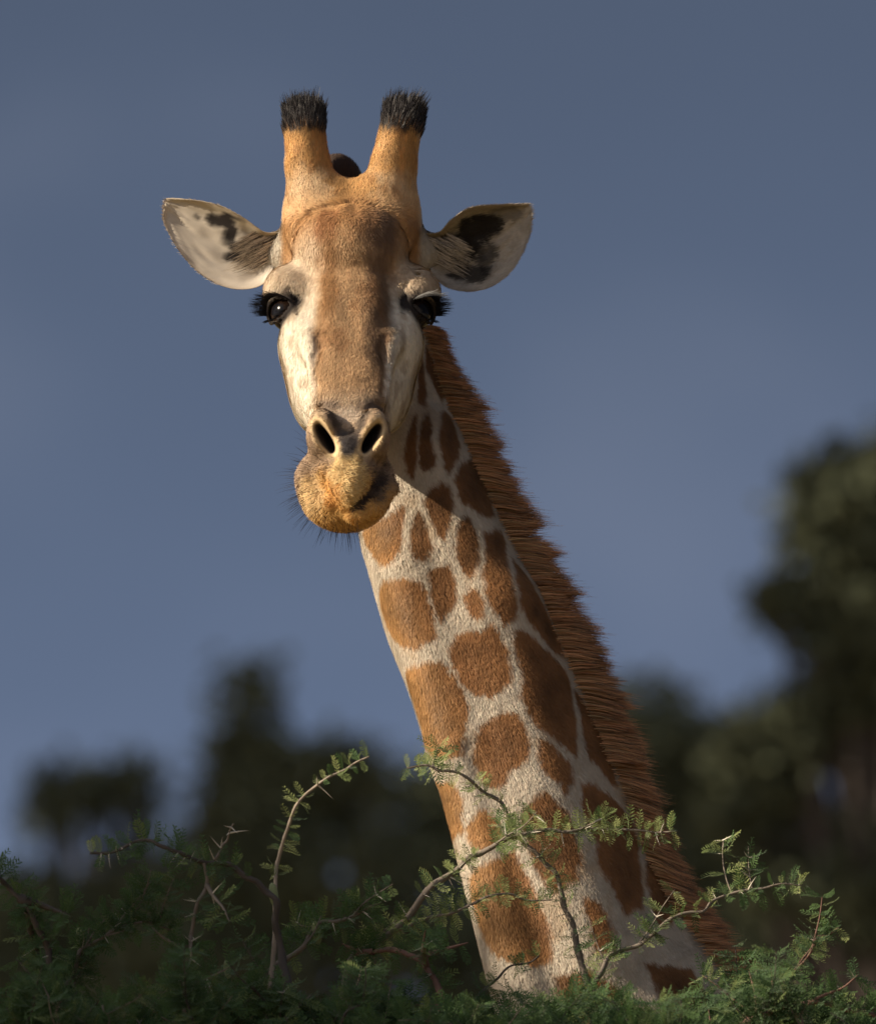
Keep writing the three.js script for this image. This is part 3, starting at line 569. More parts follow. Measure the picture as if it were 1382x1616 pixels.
// pale fringe inside the ears
for (const [E, s, seed] of [[earL, -1, 3], [earR, 1, 4]]) {
  const R = makeRng(seed), h = hairMesh();
  for (let i = 0; i < 1000; i++) {
    const v = mix(0.02, 0.30, R()), t = mix(0.06, 0.60, R() * R() + 0.15 * R()), p = E.at(Math.round(v * E.NV), Math.round(t * E.NT)).clone().add(V(0, 0, 0.003)), pts = [], L = mix(0.018, 0.052, R());
    let d = V(s * (0.75 + 0.3 * R()), -0.45 - 0.35 * R(), 0.35 + 0.3 * R()).normalize();
    for (let k = 0; k <= 4; k++) { pts.push(p.clone()); p.addScaledVector(d, L / 4); d.add(V(s * 0.08, 0.02, -0.16)).normalize(); }
    const w = 0.75 + 0.4 * R(), dark = R() < 0.35; strand(h, pts, 0.0007 + 0.0004 * R(), V(0, 1, 0.4), dark ? [0.06, 0.05, 0.04] : [0.52 * w, 0.44 * w, 0.36 * w], dark ? [0.05, 0.04, 0.035] : [0.58 * w, 0.51 * w, 0.43 * w]);
  }
  hairPart('ear_fringe', h, hairMaterial);
}
// whiskers and chin hair
{
  const R = makeRng(31), h = hairMesh(), c = A(546, 776, 250), o = [0, 0, 0];
  for (let i = 0; i < 300; i++) {
    const a = Math.PI * (0.62 + 1.0 * R()), z = (R() - 0.25) * 1.5, q = V(Math.cos(a) , Math.sin(a), z).normalize(), p = c.clone(); let lo = 0.02, hi = 0.16;
    for (let k = 0; k < 18; k++) { const m = (lo + hi) / 2; if (bodyField(c.x + q.x * m, c.y + q.y * m, c.z + q.z * m) < 0) lo = m; else hi = m; }
    p.addScaledVector(q, lo - 0.001); let d = q.clone().add(V((R() - 0.5) * 0.5, -0.25 + (R() - 0.5) * 0.4, (R() - 0.5) * 0.5)).normalize(); const pts = [], L = mix(0.014, 0.040, R());
    for (let k = 0; k <= 4; k++) { pts.push(p.clone()); p.addScaledVector(d, L / 4); d.y -= 0.07; d.normalize(); }
    strand(h, pts, 0.00042, V(0.4, 0.3, 1).cross(d), [0.03, 0.024, 0.022], [0.025, 0.02, 0.02]);
  }
  hairPart('whiskers', h, blackHair);
}
// the short coat
{
  const blade = geo([-0.5, 0, 0, 0.5, 0, 0, -0.42, 0.5, 0.035, 0.42, 0.5, 0.035, 0, 1, 0.02], [0, 1, 3, 0, 3, 2, 2, 3, 4]);
  const earsAt = fine.pos.length / 3, all = [fine, ...[earL, earR].map(({ geometry: g }) => ({ pos: g.attributes.position.array, nrm: g.attributes.normal.array, idx: g.index.array, col: g.attributes.color.array }))];
  const join = (k, T) => { const out = new T(all.reduce((n, m) => n + m[k].length, 0)); let at = 0, v = 0; for (const m of all) { for (let i = 0; i < m[k].length; i++) out[at + i] = m[k][i] + (k === 'idx' ? v : 0); at += m[k].length; v += m.pos.length / 3; } return out; };
  const pos = join('pos', Float32Array), nrm = join('nrm', Float32Array), idx = join('idx', Uint32Array), earCol = new Float32Array([...all[1].col, ...all[2].col]);
  const R = makeRng(77), tri = idx.length / 3, cum = new Float64Array(tri); let sum = 0;
  const P = (k, c) => pos[idx[k] * 3 + c];
  for (let t = 0; t < tri; t++) {
    const k = t * 3, ax = P(k + 1, 0) - P(k, 0), ay = P(k + 1, 1) - P(k, 1), az = P(k + 1, 2) - P(k, 2), bx = P(k + 2, 0) - P(k, 0), by = P(k + 2, 1) - P(k, 1), bz = P(k + 2, 2) - P(k, 2);
    let area = hyp(ay * bz - az * by, az * bx - ax * bz, ax * by - ay * bx) / 2; const nz = nrm[idx[k] * 3 + 2], y = P(k, 1);
    area *= nz < -0.45 ? 0.12 : 1; if (y > 3.95) area *= 1.35; if (y < 3.0) area *= 0.2; sum += area; cum[t] = sum;
  }
  const N = 560000, mat = new THREE.MeshPhysicalMaterial({ roughness: 0.62, side: THREE.DoubleSide, specularIntensity: 0.4, sheen: 0.2, sheenColor: lin(0.5, 0.42, 0.3) });
  const fur = new THREE.InstancedMesh(blade, mat, N), M = new THREE.Matrix4(), n = V(0, 0, 0), f = V(0, 0, 0), s = V(0, 0, 0), p = V(0, 0, 0), o = [0, 0, 0], C = new THREE.Color(); let made = 0;
  const noseTip = A(549, 700, 320), mid = A(549, 735, 300), crown = A(555, 330, 60).y;
  for (let i = 0; i < N * 1.08 && made < N; i++) {
    const q = R() * sum; let lo = 0, hi = tri - 1; while (lo < hi) { const m = (lo + hi) >> 1; if (cum[m] < q) lo = m + 1; else hi = m; }
    const k = lo * 3; let a = R(), b = R(); if (a + b > 1) { a = 1 - a; b = 1 - b; } const c = 1 - a - b;
    p.set(P(k, 0) * c + P(k + 1, 0) * a + P(k + 2, 0) * b, P(k, 1) * c + P(k + 1, 1) * a + P(k + 2, 1) * b, P(k, 2) * c + P(k + 1, 2) * a + P(k + 2, 2) * b);
    n.set(nrm[idx[k] * 3] , nrm[idx[k] * 3 + 1], nrm[idx[k] * 3 + 2]);
    const j = noise(p.x * 90, p.y * 60, p.z * 90), j2 = noise(p.x * 230 + 5, p.y * 160, p.z * 230);
    let L = 0.0068, W = 0.00090, bare = false;
    const onEar = idx[k] >= earsAt;
    const head = !onEar && p.y > 3.6 && headField(p.x, p.y, p.z) < neckField(p.x, p.y, p.z);
    if (head) {
      toH(p.x, p.y, p.z, hh); L = 0.0058; W = 0.0009;
      if (p.y > crown - 0.05) { const k = sstep(crown - 0.045, crown + 0.03, p.y + j * 0.012); f.copy(HU).multiplyScalar(1 - 2 * k).addScaledVector(HX, Math.sin(Math.PI * k) * clamp(hh[0] / 45, -0.9, 0.9)).addScaledVector(HX, j * 0.8 * Math.sin(Math.PI * k)); if (k > 0.98) f.set(0, 1, 0); L = mix(0.0058, 0.008, k); } else if (hh[1] > 330) { f.copy(p).sub(mid); f.y -= 0.03; L = p.y < mid.y ? 0.0095 : 0.0055; } else { f.copy(HU).multiplyScalar(0.9).addScaledVector(HX, clamp(hh[0] / 110, -1, 1) * 0.5); }
      for (const e of EYES) if (p.distanceTo(e.c) < 0.0385) bare = true;
      for (const w of NOSTRILS) { const d = w.wide.f(p.x, p.y, p.z); if (d < 0.0035) bare = true; else if (d < 0.012) L = 0.0028; }
      if (hyp(p.x - noseTip.x, p.y - noseTip.y) < 0.02 && p.z > 0.28) L = 0.003;
    } else if (onEar) { L = 0.0068; W = 0.00062; f.set(p.x < HO.x ? -1 : 1, 0.25, 0); }
    else f.set(0.28, -1, 0.05);
    if (bare) continue;
    f.x += j * 0.35 + j2 * 0.2 + (R() - 0.5) * 0.34; f.y += j2 * 0.15 + (R() - 0.5) * 0.2; f.z += j * 0.25 + (R() - 0.5) * 0.34;
    f.addScaledVector(n, -f.dot(n)).normalize().addScaledVector(n, 0.17 + 0.16 * R() + 0.06 * j).normalize();
    s.copy(f).cross(n).normalize(); n.copy(s).cross(f).normalize();
    L *= 0.65 + 0.7 * R(); W *= 0.7 + 0.6 * R();
    M.makeBasis(s.clone().multiplyScalar(W), f.clone().multiplyScalar(L), n.clone().multiplyScalar(L)); M.setPosition(p.x - BASE.x, p.y - BASE.y, p.z - BASE.z); fur.setMatrixAt(made, M);
    if (onEar) { const e = (idx[k] - earsAt) * 3; o[0] = earCol[e]; o[1] = earCol[e + 1]; o[2] = earCol[e + 2]; } else coatColor(p.x, p.y, p.z, o);
    const v = (0.86 + 0.28 * R()) * (1 + 0.08 * j2), tint = 1 + (R() - 0.5) * 0.12; C.setRGB(o[0] * v, o[1] * v * tint, o[2] * v * tint); fur.setColorAt(made, C); made++;
  }
  fur.count = made; fur.name = 'coat'; fur.userData = { kind: 'stuff' }; fur.castShadow = fur.receiveShadow = true; giraffe.add(fur);
}

// ================================================================== THE THORN BUSH
const barkMaterial = (r, g, b) => { const N = 64, d = new Uint8Array(N * N * 4); return new THREE.MeshStandardMaterial({ color: lin(r, g, b), roughness: 0.9 }); };
const barkGrey = barkMaterial(0.155, 0.125, 0.10), barkDark = barkMaterial(0.060, 0.048, 0.040), barkRed = barkMaterial(0.16, 0.085, 0.065), barkPale = barkMaterial(0.26, 0.21, 0.165);
const leafMaterial = (r, g, b) => new THREE.MeshPhysicalMaterial({ color: lin(r, g, b), roughness: 1, side: THREE.DoubleSide, transmission: 0.42, thickness: 0, specularIntensity: 0.35 });
const leafTones = [leafMaterial(0.066, 0.120, 0.036), leafMaterial(0.050, 0.098, 0.036), leafMaterial(0.14, 0.185, 0.062), leafMaterial(0.27, 0.31, 0.115)];  // two deep greens, then two brighter ones that paint in sunlit, young leaves
const thornMaterial = new THREE.MeshStandardMaterial({ color: lin(0.50, 0.45, 0.38), roughness: 0.5 });
// feathered leaflets on a bent stalk, unit length along y
function frond(pairs, bend, twist, seed) {
  const pos = [], idx = [], q = (y) => [Math.sin(y * 2 + seed) * 0.05 * twist, y, bend * y * y];
  for (let i = 0; i < pairs; i++) for (const s of [-1, 1]) {
    const y = 0.10 + 0.88 * i / (pairs - 1), b = q(y), l = 0.30 * Math.sin(Math.PI * (0.20 + 0.66 * i / (pairs - 1))) + 0.03, w = 0.066, lift = 0.10 * hash3(i, s + 2, seed) - 0.03 * s * twist, an = 0.55 + 0.25 * hash3(i, s + 3, seed + 1), cx = Math.cos(an) * s, cy = Math.sin(an), k = pos.length / 3;
    pos.push(b[0], b[1], b[2], b[0] + cx * l * 0.5 + cy * w * s * 0.5, b[1] + cy * l * 0.5 - Math.abs(cx) * w * 0.5, b[2] + lift * 0.6, b[0] + cx * l, b[1] + cy * l, b[2] + lift, b[0] + cx * l * 0.5 - cy * w * s * 0.5, b[1] + cy * l * 0.5 + Math.abs(cx) * w * 0.5, b[2] + lift * 0.5);
    idx.push(k, k + 1, k + 2, k, k + 2, k + 3);
  }
  for (let i = 0; i < 4; i++) { const a = q(i / 4), b = q((i + 1) / 4), k = pos.length / 3, w = 0.014; pos.push(a[0] - w, a[1], a[2], a[0] + w, a[1], a[2], b[0] + w, b[1], b[2], b[0] - w, b[1], b[2]); idx.push(k, k + 1, k + 2, k, k + 2, k + 3); }
  return geo(pos, idx);
}
const fronds = [frond(7, 0.25, 1, 1), frond(8, -0.22, -1, 2), frond(7, 0.5, 0.5, 3), frond(8, 0.05, 1.4, 4)];
const thornGeometry = (() => { const g = new THREE.ConeGeometry(0.045, 1, 6, 4); g.translate(0, 0.5, 0); const p = g.attributes.position; for (let i = 0; i < p.count; i++) p.setX(i, p.getX(i) + 0.09 * sq(p.getY(i))); g.computeVertexNormals(); return g; })();

const BUSH = V(0.05, 0, 0.95);
const bush = thing('thorn_bush', 'green feathery-leaved thorn bush with white spines in front of the giraffe', 'bush', BUSH);
const RB = makeRng(5150), leafSpots = [[], [], [], []];
let leafParts = 0, thornParts = 0;
const Yup = V(0, 1, 0), quat = new THREE.Quaternion(), mat4 = new THREE.Matrix4();
function leafAt(parent, p, dir, face, size, tone, own) {
  const f = dir.clone().normalize(), s = f.clone().cross(face).normalize(), n = s.clone().cross(f).normalize(); mat4.makeBasis(s, f, n); quat.setFromRotationMatrix(mat4);
  const v = Math.floor(RB() * 4);
  if (own && leafParts < 300) { leafParts++; const m = part('leaf', fronds[v], leafTones[tone], parent); m.position.copy(p).sub(BUSH); m.quaternion.copy(quat); m.scale.setScalar(size); }
  else leafSpots[v].push([p.clone().sub(BUSH), quat.clone(), size, tone]);
}
function dress(parent, curve, len, o) {       // leaves in tufts at the nodes, thorns in pairs
  const step = o.step || 0.0135, n = Math.max(2, Math.round(len * (1 - (o.from || 0)) / step));
  for (let i = 0; i <= n; i++) {
    const t = clamp((o.from || 0) + (1 - (o.from || 0)) * (i + RB() * 0.5) / (n + 0.5)), p = curve.getPointAt(t), tan = curve.getTangentAt(t);
    if (RB() < (o.leaf ?? 0.9)) {
      const k = 2 + Math.floor(RB() * (o.tuft || 3) * 2.1), ang0 = RB() * 6.28;
      for (let j = 0; j < k; j++) {
        const a = ang0 + j * 2.4 + RB(), side = V(Math.cos(a), Math.sin(a) * 0.7 + 0.15, Math.sin(a * 1.3) * 0.8); side.addScaledVector(tan, -side.dot(tan)).normalize();
        const d = side.addScaledVector(tan, 0.35 * (RB() - 0.2)).add(V(0, -0.15 + 0.2 * RB(), 0)).normalize();
        const face = V((RB() - 0.5) * 0.9, 0.75, 0.75 + (RB() - 0.5)).normalize();
        const tone = RB() < (o.youngLit || 0) ? (RB() < 0.5 ? 3 : 2) : RB() < 0.55 ? 0 : RB() < 0.75 ? 1 : 2;  // share of leaves coloured brighter, as young growth and as lit by sun
        leafAt(parent, p, d, face, (o.size || 0.034) * (0.62 + 0.55 * RB()), tone, o.own);
      }
    }
    if (RB() < (o.thorn ?? 0.16) * 0.7 && thornParts < 280) {
      for (let j = 0; j < 2; j++) { if (thornParts++ > 280) break; const side = V(RB() - 0.5, RB() - 0.6, RB() - 0.3); side.addScaledVector(tan, -side.dot(tan)).normalize(); const m = part('thorn', thornGeometry, thornMaterial, parent); m.position.copy(p).sub(BUSH); m.quaternion.setFromUnitVectors(Yup, side.addScaledVector(tan, 0.25).normalize()); m.scale.setScalar(mix(0.014, 0.034, RB())); }
    }
  }
}
// branch traced through (px, py, z mm) points
function branch(list, r0, r1, material, o) {
  const pts = []; for (let i = 0; i < list.length; i += 3) pts.push(A(list[i], list[i + 1], list[i + 2]));
  for (let i = 1; i < pts.length - 1; i++) pts[i].add(V((RB() - 0.5) * 0.011, (RB() - 0.5) * 0.011, (RB() - 0.5) * 0.02));
  for (let i = pts.length - 1; i > 0; i--) pts.splice(i, 0, pts[i].clone().lerp(pts[i - 1], 0.35 + 0.3 * RB()).add(V((RB() - 0.5) * 0.012, (RB() - 0.5) * 0.012, (RB() - 0.5) * 0.012)));
  const l = limb(pts, r0 / 1000, r1 / 1000, 8, 0.005, 0.26, list[0] * 0.01 + list[1] * 0.003, BUSH), m = part('branch', l.geometry, material, bush);
  if (o) dress(m, l.curve, l.len, o);
  for (let i = 0; i < (o?.twigs || 0); i++) {      // side twigs
    const t = mix(o.from || 0.1, 0.97, (i + RB()) / o.twigs), p = l.curve.getPointAt(t), tan = l.curve.getTangentAt(t), d = V((RB() - 0.5) * 2, RB() * 1.2 - 0.25, (RB() - 0.5) * 1.2).addScaledVector(tan, 0.5).normalize(), L = mix(0.05, 0.11, RB());
    const tp = [p.clone()]; for (let k = 1; k < 4; k++) { tp.push(tp[k - 1].clone().addScaledVector(d, L / 3)); d.add(V((RB() - 0.5) * 0.5, (RB() - 0.35) * 0.5, (RB() - 0.5) * 0.5)).normalize(); }
    const tl = limb(tp, r1 * 1.1 / 1000, 0.0007, 5, 0.012, 0.15, i, BUSH), tm = part('twig', tl.geometry, material, m); dress(tm, tl.curve, tl.len, { ...o, from: 0.1, twigs: 0 });
  }
  return l;
}
// the branches one can follow in front of the giraffe
branch([415, 1700, 560, 428, 1560, 550, 430, 1405, 540, 438, 1335, 540, 462, 1275, 545, 500, 1240, 550, 540, 1212, 550, 582, 1194, 548], 5, 1.3, barkPale, { from: 0.55, leaf: 0.8, tuft: 2, youngLit: 0.75, size: 0.026, thorn: 0.3, own: true });
branch([470, 1760, 620, 455, 1560, 600, 444, 1480, 590, 434, 1425, 590, 410, 1388, 590, 370, 1366, 595, 330, 1356, 600, 290, 1344, 600, 240, 1331, 605, 190, 1336, 610, 142, 1346, 615], 8, 2, barkDark, { from: 0.60, leaf: 0.95, tuft: 3, youngLit: 0.05, size: 0.036, thorn: 0.28, own: true });
branch([338, 1357, 600, 350, 1330, 602, 360, 1318, 604, 369, 1300, 606], 2.2, 1, barkGrey, { leaf: 0, thorn: 0.9, step: 0.018 });
branch([322, 1362, 600, 316, 1410, 602, 302, 1468, 605, 294, 1540, 605, 300, 1640, 600], 2.4, 4, barkGrey, { leaf: 0.55, tuft: 3, size: 0.036, own: true, thorn: 0.2, twigs: 5 });
branch([-20, 1362, 640, 12, 1395, 640, 42, 1432, 640, 74, 1490, 640, 88, 1560, 640, 130, 1760, 640], 3, 8, barkDark, { leaf: 0.8, tuft: 4, size: 0.036, own: true, twigs: 7 });
branch([190, 1760, 560, 100, 1580, 560, 130, 1500, 565, 160, 1478, 570, 220, 1455, 570, 270, 1468, 570], 6, 1.5, barkGrey, { from: 0.3, leaf: 0.95, tuft: 4, size: 0.034, own: true, twigs: 8 });
branch([330, 1760, 520, 400, 1570, 510, 440, 1525, 505, 478, 1488, 500, 505, 1452, 500, 556, 1444, 500, 602, 1424, 500], 8, 1.6, barkGrey, { from: 0.3, leaf: 0.95, tuft: 3, size: 0.036, own: true, twigs: 5 });
branch([520, 1720, 480, 566, 1506, 470, 622, 1466, 465, 660, 1420, 460, 700, 1384, 455, 740, 1350, 450, 800, 1326, 445, 860, 1306, 440, 930, 1304, 436, 1000, 1306, 432, 1062, 1312, 430], 8, 1.4, barkGrey, { from: 0.28, leaf: 0.85, tuft: 3, youngLit: 0.85, size: 0.030, thorn: 0.34, own: true, twigs: 4 });
branch([950, 1760, 460, 932, 1570, 440, 916, 1498, 430, 892, 1432, 425, 874, 1380, 420, 850, 1342, 418, 820, 1308, 416, 790, 1270, 415, 742, 1230, 415, 690, 1214, 415, 642, 1212, 416], 7, 1.5, barkGrey, { from: 0.34, leaf: 0.9, tuft: 3, youngLit: 0.85, size: 0.030, thorn: 0.2, own: true, twigs: 2 });
branch([640, 1466, 465, 690, 1448, 462, 742, 1430, 458, 800, 1416, 452, 870, 1420, 446], 3, 1.2, barkGrey, { leaf: 0.95, tuft: 3, youngLit: 0.85, size: 0.030, own: true, thorn: 0.2 });
branch([800, 1760, 520, 930, 1566, 480, 960, 1512, 470, 1012, 1488, 462, 1060, 1455, 455, 1110, 1434, 450, 1150, 1410, 446, 1200, 1402, 444, 1264, 1398, 442], 6, 1.2, barkGrey, { from: 0.4, leaf: 0.8, tuft: 3, youngLit: 0.3, size: 0.030, thorn: 0.4, own: true, twigs: 4 });
branch([1130, 1760, 560, 1182, 1602, 540, 1232, 1560, 535, 1264, 1520, 532, 1290, 1482, 530, 1322, 1464, 528], 5, 1.3, barkRed, { from: 0.3, leaf: 0.95, tuft: 4, youngLit: 0.25, size: 0.030, own: true, twigs: 4 });
branch([1050, 1780, 590, 1150, 1640, 585, 1230, 1592, 582, 1290, 1584, 580, 1350, 1600, 578, 1420, 1616, 575], 7, 3, barkRed, { from: 0.3, leaf: 0.8, tuft: 4, size: 0.032, own: true, twigs: 6 });
branch([690, 1760, 500, 745, 1580, 495, 770, 1556, 490, 800, 1530, 486, 850, 1508, 482], 4, 1.2, barkDark, { from: 0.4, leaf: 0.8, tuft: 3, size: 0.028, own: true, youngLit: 0.4 });
branch([560, 1506, 470, 620, 1500, 500, 660, 1520, 520, 700, 1570, 540, 730, 1640, 560], 3, 6, barkRed, { leaf: 0.7, tuft: 3, size: 0.034, own: true, twigs: 5 });
// the thick of the bush below them
for (let i = 0; i < 46; i++) {
  const bx = mix(-60, 1440, (i + RB()) / 46), z = mix(420, 900, RB()), low = bx > 740 && bx < 900 ? 1600 : bx > 600 && bx < 1100 ? 1570 : bx < 560 ? 1550 : 1575, ty = low + 90 * RB();
  const lean = (RB() - 0.5) * 150;
  branch([bx - lean, 1860, z + 60, bx - lean * 0.6, 1730, z + 20, bx, 1640, z, bx + lean * 0.4, mix(1640, ty, 0.6), z, bx + lean * 0.6 + (RB() - 0.5) * 60, ty, z], 6, 1.3, RB() < 0.5 ? barkGrey : barkDark, { from: 0.25, leaf: 0.95, tuft: 5, size: 0.036, thorn: 0.05, twigs: 6 });
}
// limbs that carry them, from one short stem
{
  const fork = BUSH.clone().add(V(0, 1.2, 0));
  const t = limb([BUSH.clone(), BUSH.clone().add(V(0.03, 0.6, -0.02)), fork], 0.09, 0.062, 12, 0.03, 0.1, 3, BUSH); part('trunk', t.geometry, barkDark, bush);
  for (let i = 0; i < 16; i++) {
    const e = A(mix(-40, 1420, (i + 0.5) / 16), 1840 - 60 * RB(), mix(480, 880, RB())), m = fork.clone().lerp(e, 0.45); m.y -= 0.10; 
    const l = limb([fork.clone().add(V(0, -0.06, 0)), m, e, e.clone().add(V(0.02, 0.10, 0))], 0.030, 0.003, 8, 0.02, 0.14, i, BUSH); part('limb', l.geometry, barkDark, bush);
  }
}
// seed pods
for (const [x, y, z, r] of [[432, 1412, 575, 0.009], [127, 1480, 560, 0.008], [359, 1530, 560, 0.007], [500, 1472, 500, 0.009], [663, 1525, 500, 0.006]]) {
  const g = new THREE.SphereGeometry(1, 14, 10); g.scale(0.8, 2.1, 0.7); const m = part('seed_pod', g, new THREE.MeshStandardMaterial({ color: lin(0.19, 0.22, 0.10), roughness: 0.8 }), bush); m.position.copy(A(x, y, z)).sub(BUSH); m.scale.setScalar(r); m.rotation.z = 0.15;
}
{
  const far = new THREE.Group();
  leafSpots.forEach((list, v) => {
    if (!list.length) return;
    for (let tone = 0; tone < 4; tone++) {
      const l = list.filter((s) => s[3] === tone); if (!l.length) continue;
      const im = new THREE.InstancedMesh(fronds[v], leafTones[tone], l.length), s = V(0, 0, 0); l.forEach(([p, q, k], i) => im.setMatrixAt(i, mat4.compose(p, q, s.setScalar(k))));
      im.name = 'foliage'; im.userData = { kind: 'stuff' }; im.castShadow = im.receiveShadow = true; bush.add(im);
    }
  });
}

// ================================================================== TREES
function tree(name, label, base, blobs, opts = {}) {
  const { leaf = 0.06, count = 9000, seed = 1, color = [0.115, 0.128, 0.080], trunkR = 0.11, group } = opts, R = makeRng(seed);
  for (const b of opts.satellites === false ? [] : blobs.slice()) for (let i = 0; i < 3; i++) { const a = R() * 6.28, q = 0.9 + 0.5 * R(), k = 0.22 + 0.25 * R(); blobs.push({ x: b.x + Math.cos(a) * b.r[0] * q, y: b.y + Math.sin(a) * b.r[1] * q, z: b.z + (R() - 0.5) * b.r[2], r: b.r.map((v) => v * k), w: 1.2 }); }
  const t = thing(name, label, 'tree', base, group), bark = barkMaterial(0.075, 0.06, 0.05);
  const low = blobs.reduce((a, b) => a.y < b.y ? a : b), fork = V(base.x + (opts.lean || 0), Math.max(1.1, Math.min(low.y - low.r[1] - 0.2, (opts.fork || 2.6))), base.z);
  const tr = limb([base.clone(), base.clone().lerp(fork, 0.5).add(V(0.08, 0, 0)), fork], trunkR, trunkR * 0.7, 10, 0.12, 0.1, seed, base); part('trunk', tr.geometry, bark, t);
  const pos = [], idx = [], col = [], total = blobs.reduce((s, b) => s + b.r[0] * b.r[1] * Math.max(b.r[2], 0.3) * (b.w || 1), 0);
  blobs.forEach((b, bi) => {
    const c = V(b.x, b.y, b.z), m = fork.clone().lerp(c, 0.5).add(V((R() - 0.5) * 0.3, -0.1, (R() - 0.5) * 0.3)), l = limb([fork.clone().add(V(0, -0.15, 0)), m, c], trunkR * 0.42, 0.012, 7, 0.1, 0.12, bi + seed, base); part('limb', l.geometry, bark, t);
    const clumps = [], nc = Math.max(10, Math.round((opts.clumps || 46) * (b.w || 1)));
    for (let i = 0; i < nc; i++) { const d = V(R() * 2 - 1, R() * 2 - 1, R() * 2 - 1).normalize(), q = 0.45 + 0.6 * Math.cbrt(R()); clumps.push(V(c.x + d.x * b.r[0] * q, c.y + d.y * b.r[1] * q, c.z + d.z * b.r[2] * q)); }
    const n = Math.round(count * b.r[0] * b.r[1] * Math.max(b.r[2], 0.3) * (b.w || 1) / total), cs = (opts.clump || 0.13);
    for (let i = 0; i < n; i++) {
      const k = clumps[Math.floor(R() * nc)], p = V(k.x + (R() + R() - 1) * cs * 1.3, k.y + (R() + R() - 1) * cs * 0.75, k.z + (R() + R() - 1) * cs * 1.3), s = leaf * (0.6 + 0.8 * R());
      const d = V(R() - 0.5, R() - 0.4, R() - 0.5).normalize(), a = V(R() - 0.5, R() - 0.5, R() - 0.5).cross(d).normalize(), q = pos.length / 3, v = 0.7 + 0.6 * R();
      for (const [e, f] of [[0, 0], [0.32, 0.5], [0, 1], [-0.32, 0.5]]) pos.push(p.x + a.x * e * s + d.x * f * s - base.x, p.y + a.y * e * s + d.y * f * s - base.y, p.z + a.z * e * s + d.z * f * s - base.z);
      for (let e = 0; e < 4; e++) col.push(color[0] * v, color[1] * v, color[2] * v);
      idx.push(q, q + 1, q + 2, q, q + 2, q + 3);
    }
  });
  const crown = part('crown', geo(pos, idx, { color: col }), new THREE.MeshPhysicalMaterial({ vertexColors: true, roughness: 1, side: THREE.DoubleSide, specularIntensity: 0.3 }), t); crown.userData.kind = 'stuff';
  return t;
}
// lobes of a far crown, measured on the photograph and set at the tree's own distance
const lobes = (z, list) => list.map(([px, py, rx, ry, w]) => { const p = A(px, py, z * 1000), k = (CAM_Z - z) / CAM_Z / 1000; return { x: p.x, y: p.y, z, r: [rx * k, ry * k, Math.max(rx, ry) * k * 0.9], w: w || 1 }; });
const ground = (px, z) => { const p = A(px, 0, z * 1000); return V(p.x, 0, z); };
tree('acacia_tree', 'small-crowned blurred tree at the edge of the thicket behind the thorn bush', ground(150, -34), lobes(-34, [[150, 1252, 50, 32, 1.3], [205, 1228, 40, 16], [100, 1292, 36, 26, 0.8], [235, 1290, 22, 26, 0.5], [60, 1450, 110, 50, 1.2], [190, 1450, 110, 50, 1.2], [130, 1560, 170, 80, 1]]), { seed: 21, count: 11000 });
tree('acacia_tree', 'dark blurred tree with a thin leafy spire rising above its crown', ground(440, -30), lobes(-30, [[470, 1240, 90, 55, 1.3], [398, 1110, 14, 46, 2.2], [380, 1225, 46, 46], [545, 1222, 32, 40], [375, 1380, 110, 80], [500, 1390, 140, 90], [430, 1540, 190, 90]]), { seed: 22, count: 15000 });
tree('acacia_tree', 'low dark blurred tree standing behind the neck of the giraffe', ground(720, -36), lobes(-36, [[660, 1300, 80, 70], [720, 1420, 150, 110], [800, 1330, 110, 90], [690, 1550, 170, 100]]), { seed: 23, count: 12000 });
tree('acacia_tree', 'broad dark blurred tree right behind the brown mane', ground(1060, -33), lobes(-33, [[1040, 1200, 90, 60, 1.3], [985, 1120, 18, 36, 1.4], [1050, 1118, 20, 38, 1.2], [1140, 1180, 70, 50, 1.1], [1090, 1330, 140, 100, 1.2], [1200, 1400, 90, 90], [1130, 1520, 180, 100, 1.2], [1300, 1560, 130, 80]]), { seed: 24, count: 18000 });
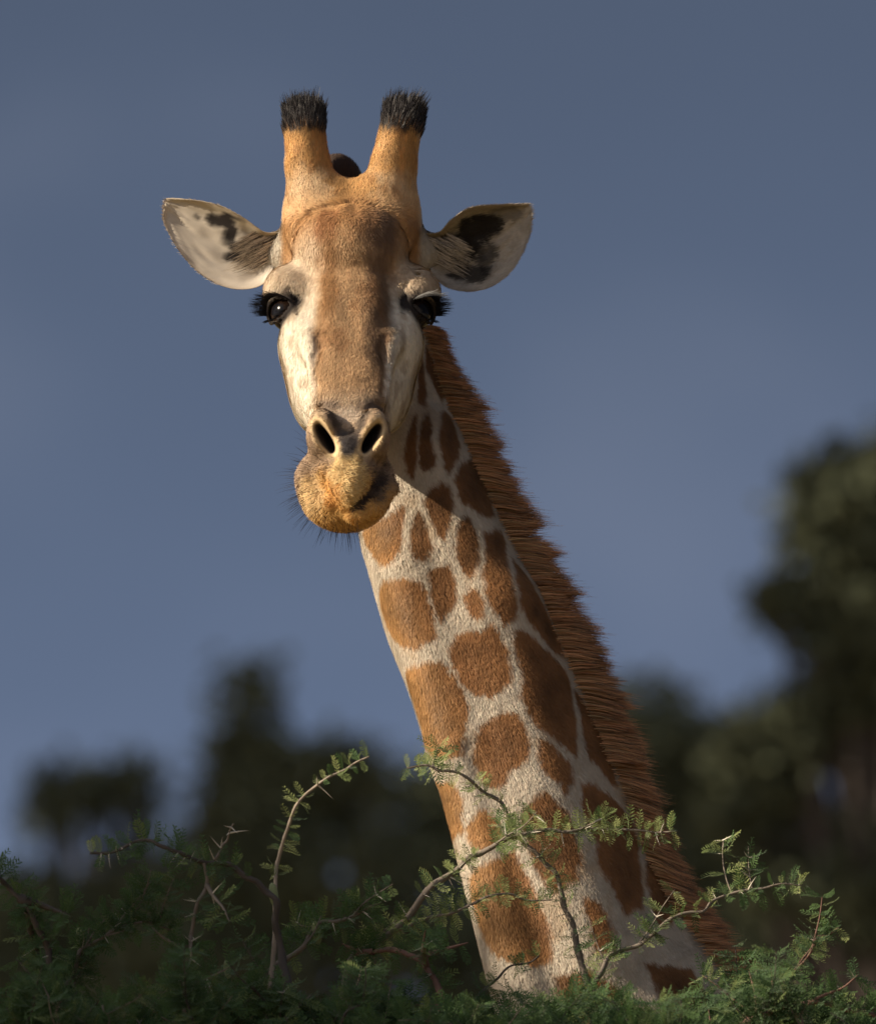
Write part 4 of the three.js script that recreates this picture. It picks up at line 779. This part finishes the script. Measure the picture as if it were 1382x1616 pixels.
tree('acacia_tree', 'tallest blurred tree, with open leafy clumps and pale sky showing through', ground(1390, -26), lobes(-26, [[1320, 785, 34, 40, 1.3], [1385, 760, 36, 36], [1290, 858, 40, 18], [1265, 962, 34, 22, 1.3], [1350, 880, 40, 40], [1400, 985, 40, 60], [1330, 1010, 40, 22], [1390, 1085, 36, 40], [1300, 1120, 50, 20, 0.8], [1235, 1160, 44, 22], [1190, 1250, 36, 46], [1395, 1330, 24, 30], [1330, 1420, 90, 46], [1420, 1450, 80, 70]]), { seed: 25, count: 21000, fork: 3.2, trunkR: 0.16, lean: 0.3, color: [0.085, 0.095, 0.060] });
// the tree beside the view that shades the left of the bush
{
  const s = V(SUN.x, 0, SUN.z).normalize(), D = 6.2, at = V(0.15, 0, 0).addScaledVector(s, D), top = A(0, 1515, 0).y + D * SUN.y / hyp(SUN.x, SUN.z);
  const b = []; for (let i = -3; i <= 3; i++) b.push({ x: at.x + i * 0.55 * s.z, y: top - 0.75 - 0.05 * Math.abs(i), z: at.z - i * 0.55 * s.x, r: [0.62, 0.62, 0.62], w: 1 });
  tree('shade_tree', 'round-topped tree standing beside the bush on the sunny side', V(at.x, 0, at.z), b, { seed: 26, count: 26000, leaf: 0.085, clumps: 70, satellites: false });
}

// unseen tall grove, added on the sunny side to darken the thicket behind
{
  const s = V(SUN.x, 0, SUN.z).normalize(), names = ['tallest broad tree of the unseen grove added to shade the thicket', 'wide tree of the added shading grove with a rounded crown', 'end tree of the added shading grove, nearest the far plain', 'first tree of the added shading grove, nearest the giraffe'];
  [[-6, 15], [0, 15.5], [6, 15], [10.5, 15.2]].forEach(([off, hgt], i) => {
    const at = V(0.6, 0, -33).addScaledVector(s, 13).add(V(off * s.z * 0.7, 0, -off * s.x * 0.7)), b = [], R = makeRng(90 + i);
    for (let k = 0; k < 22; k++) { const a = R() * 6.28, q = Math.sqrt(R()) * 3.0; b.push({ x: at.x + Math.cos(a) * q, y: mix(5.5, hgt - 1.2, R()), z: at.z + Math.sin(a) * q, r: [1.5, 1.3, 1.5], w: 1 }); }
    tree('added_grove_tree', names[i], at, b, { seed: 60 + i, count: 4500, leaf: 0.30, clump: 0.6, clumps: 30, satellites: false, trunkR: 0.35, fork: 3.5 });
  });
}
shade(scene);
renderer.render(scene, camera);
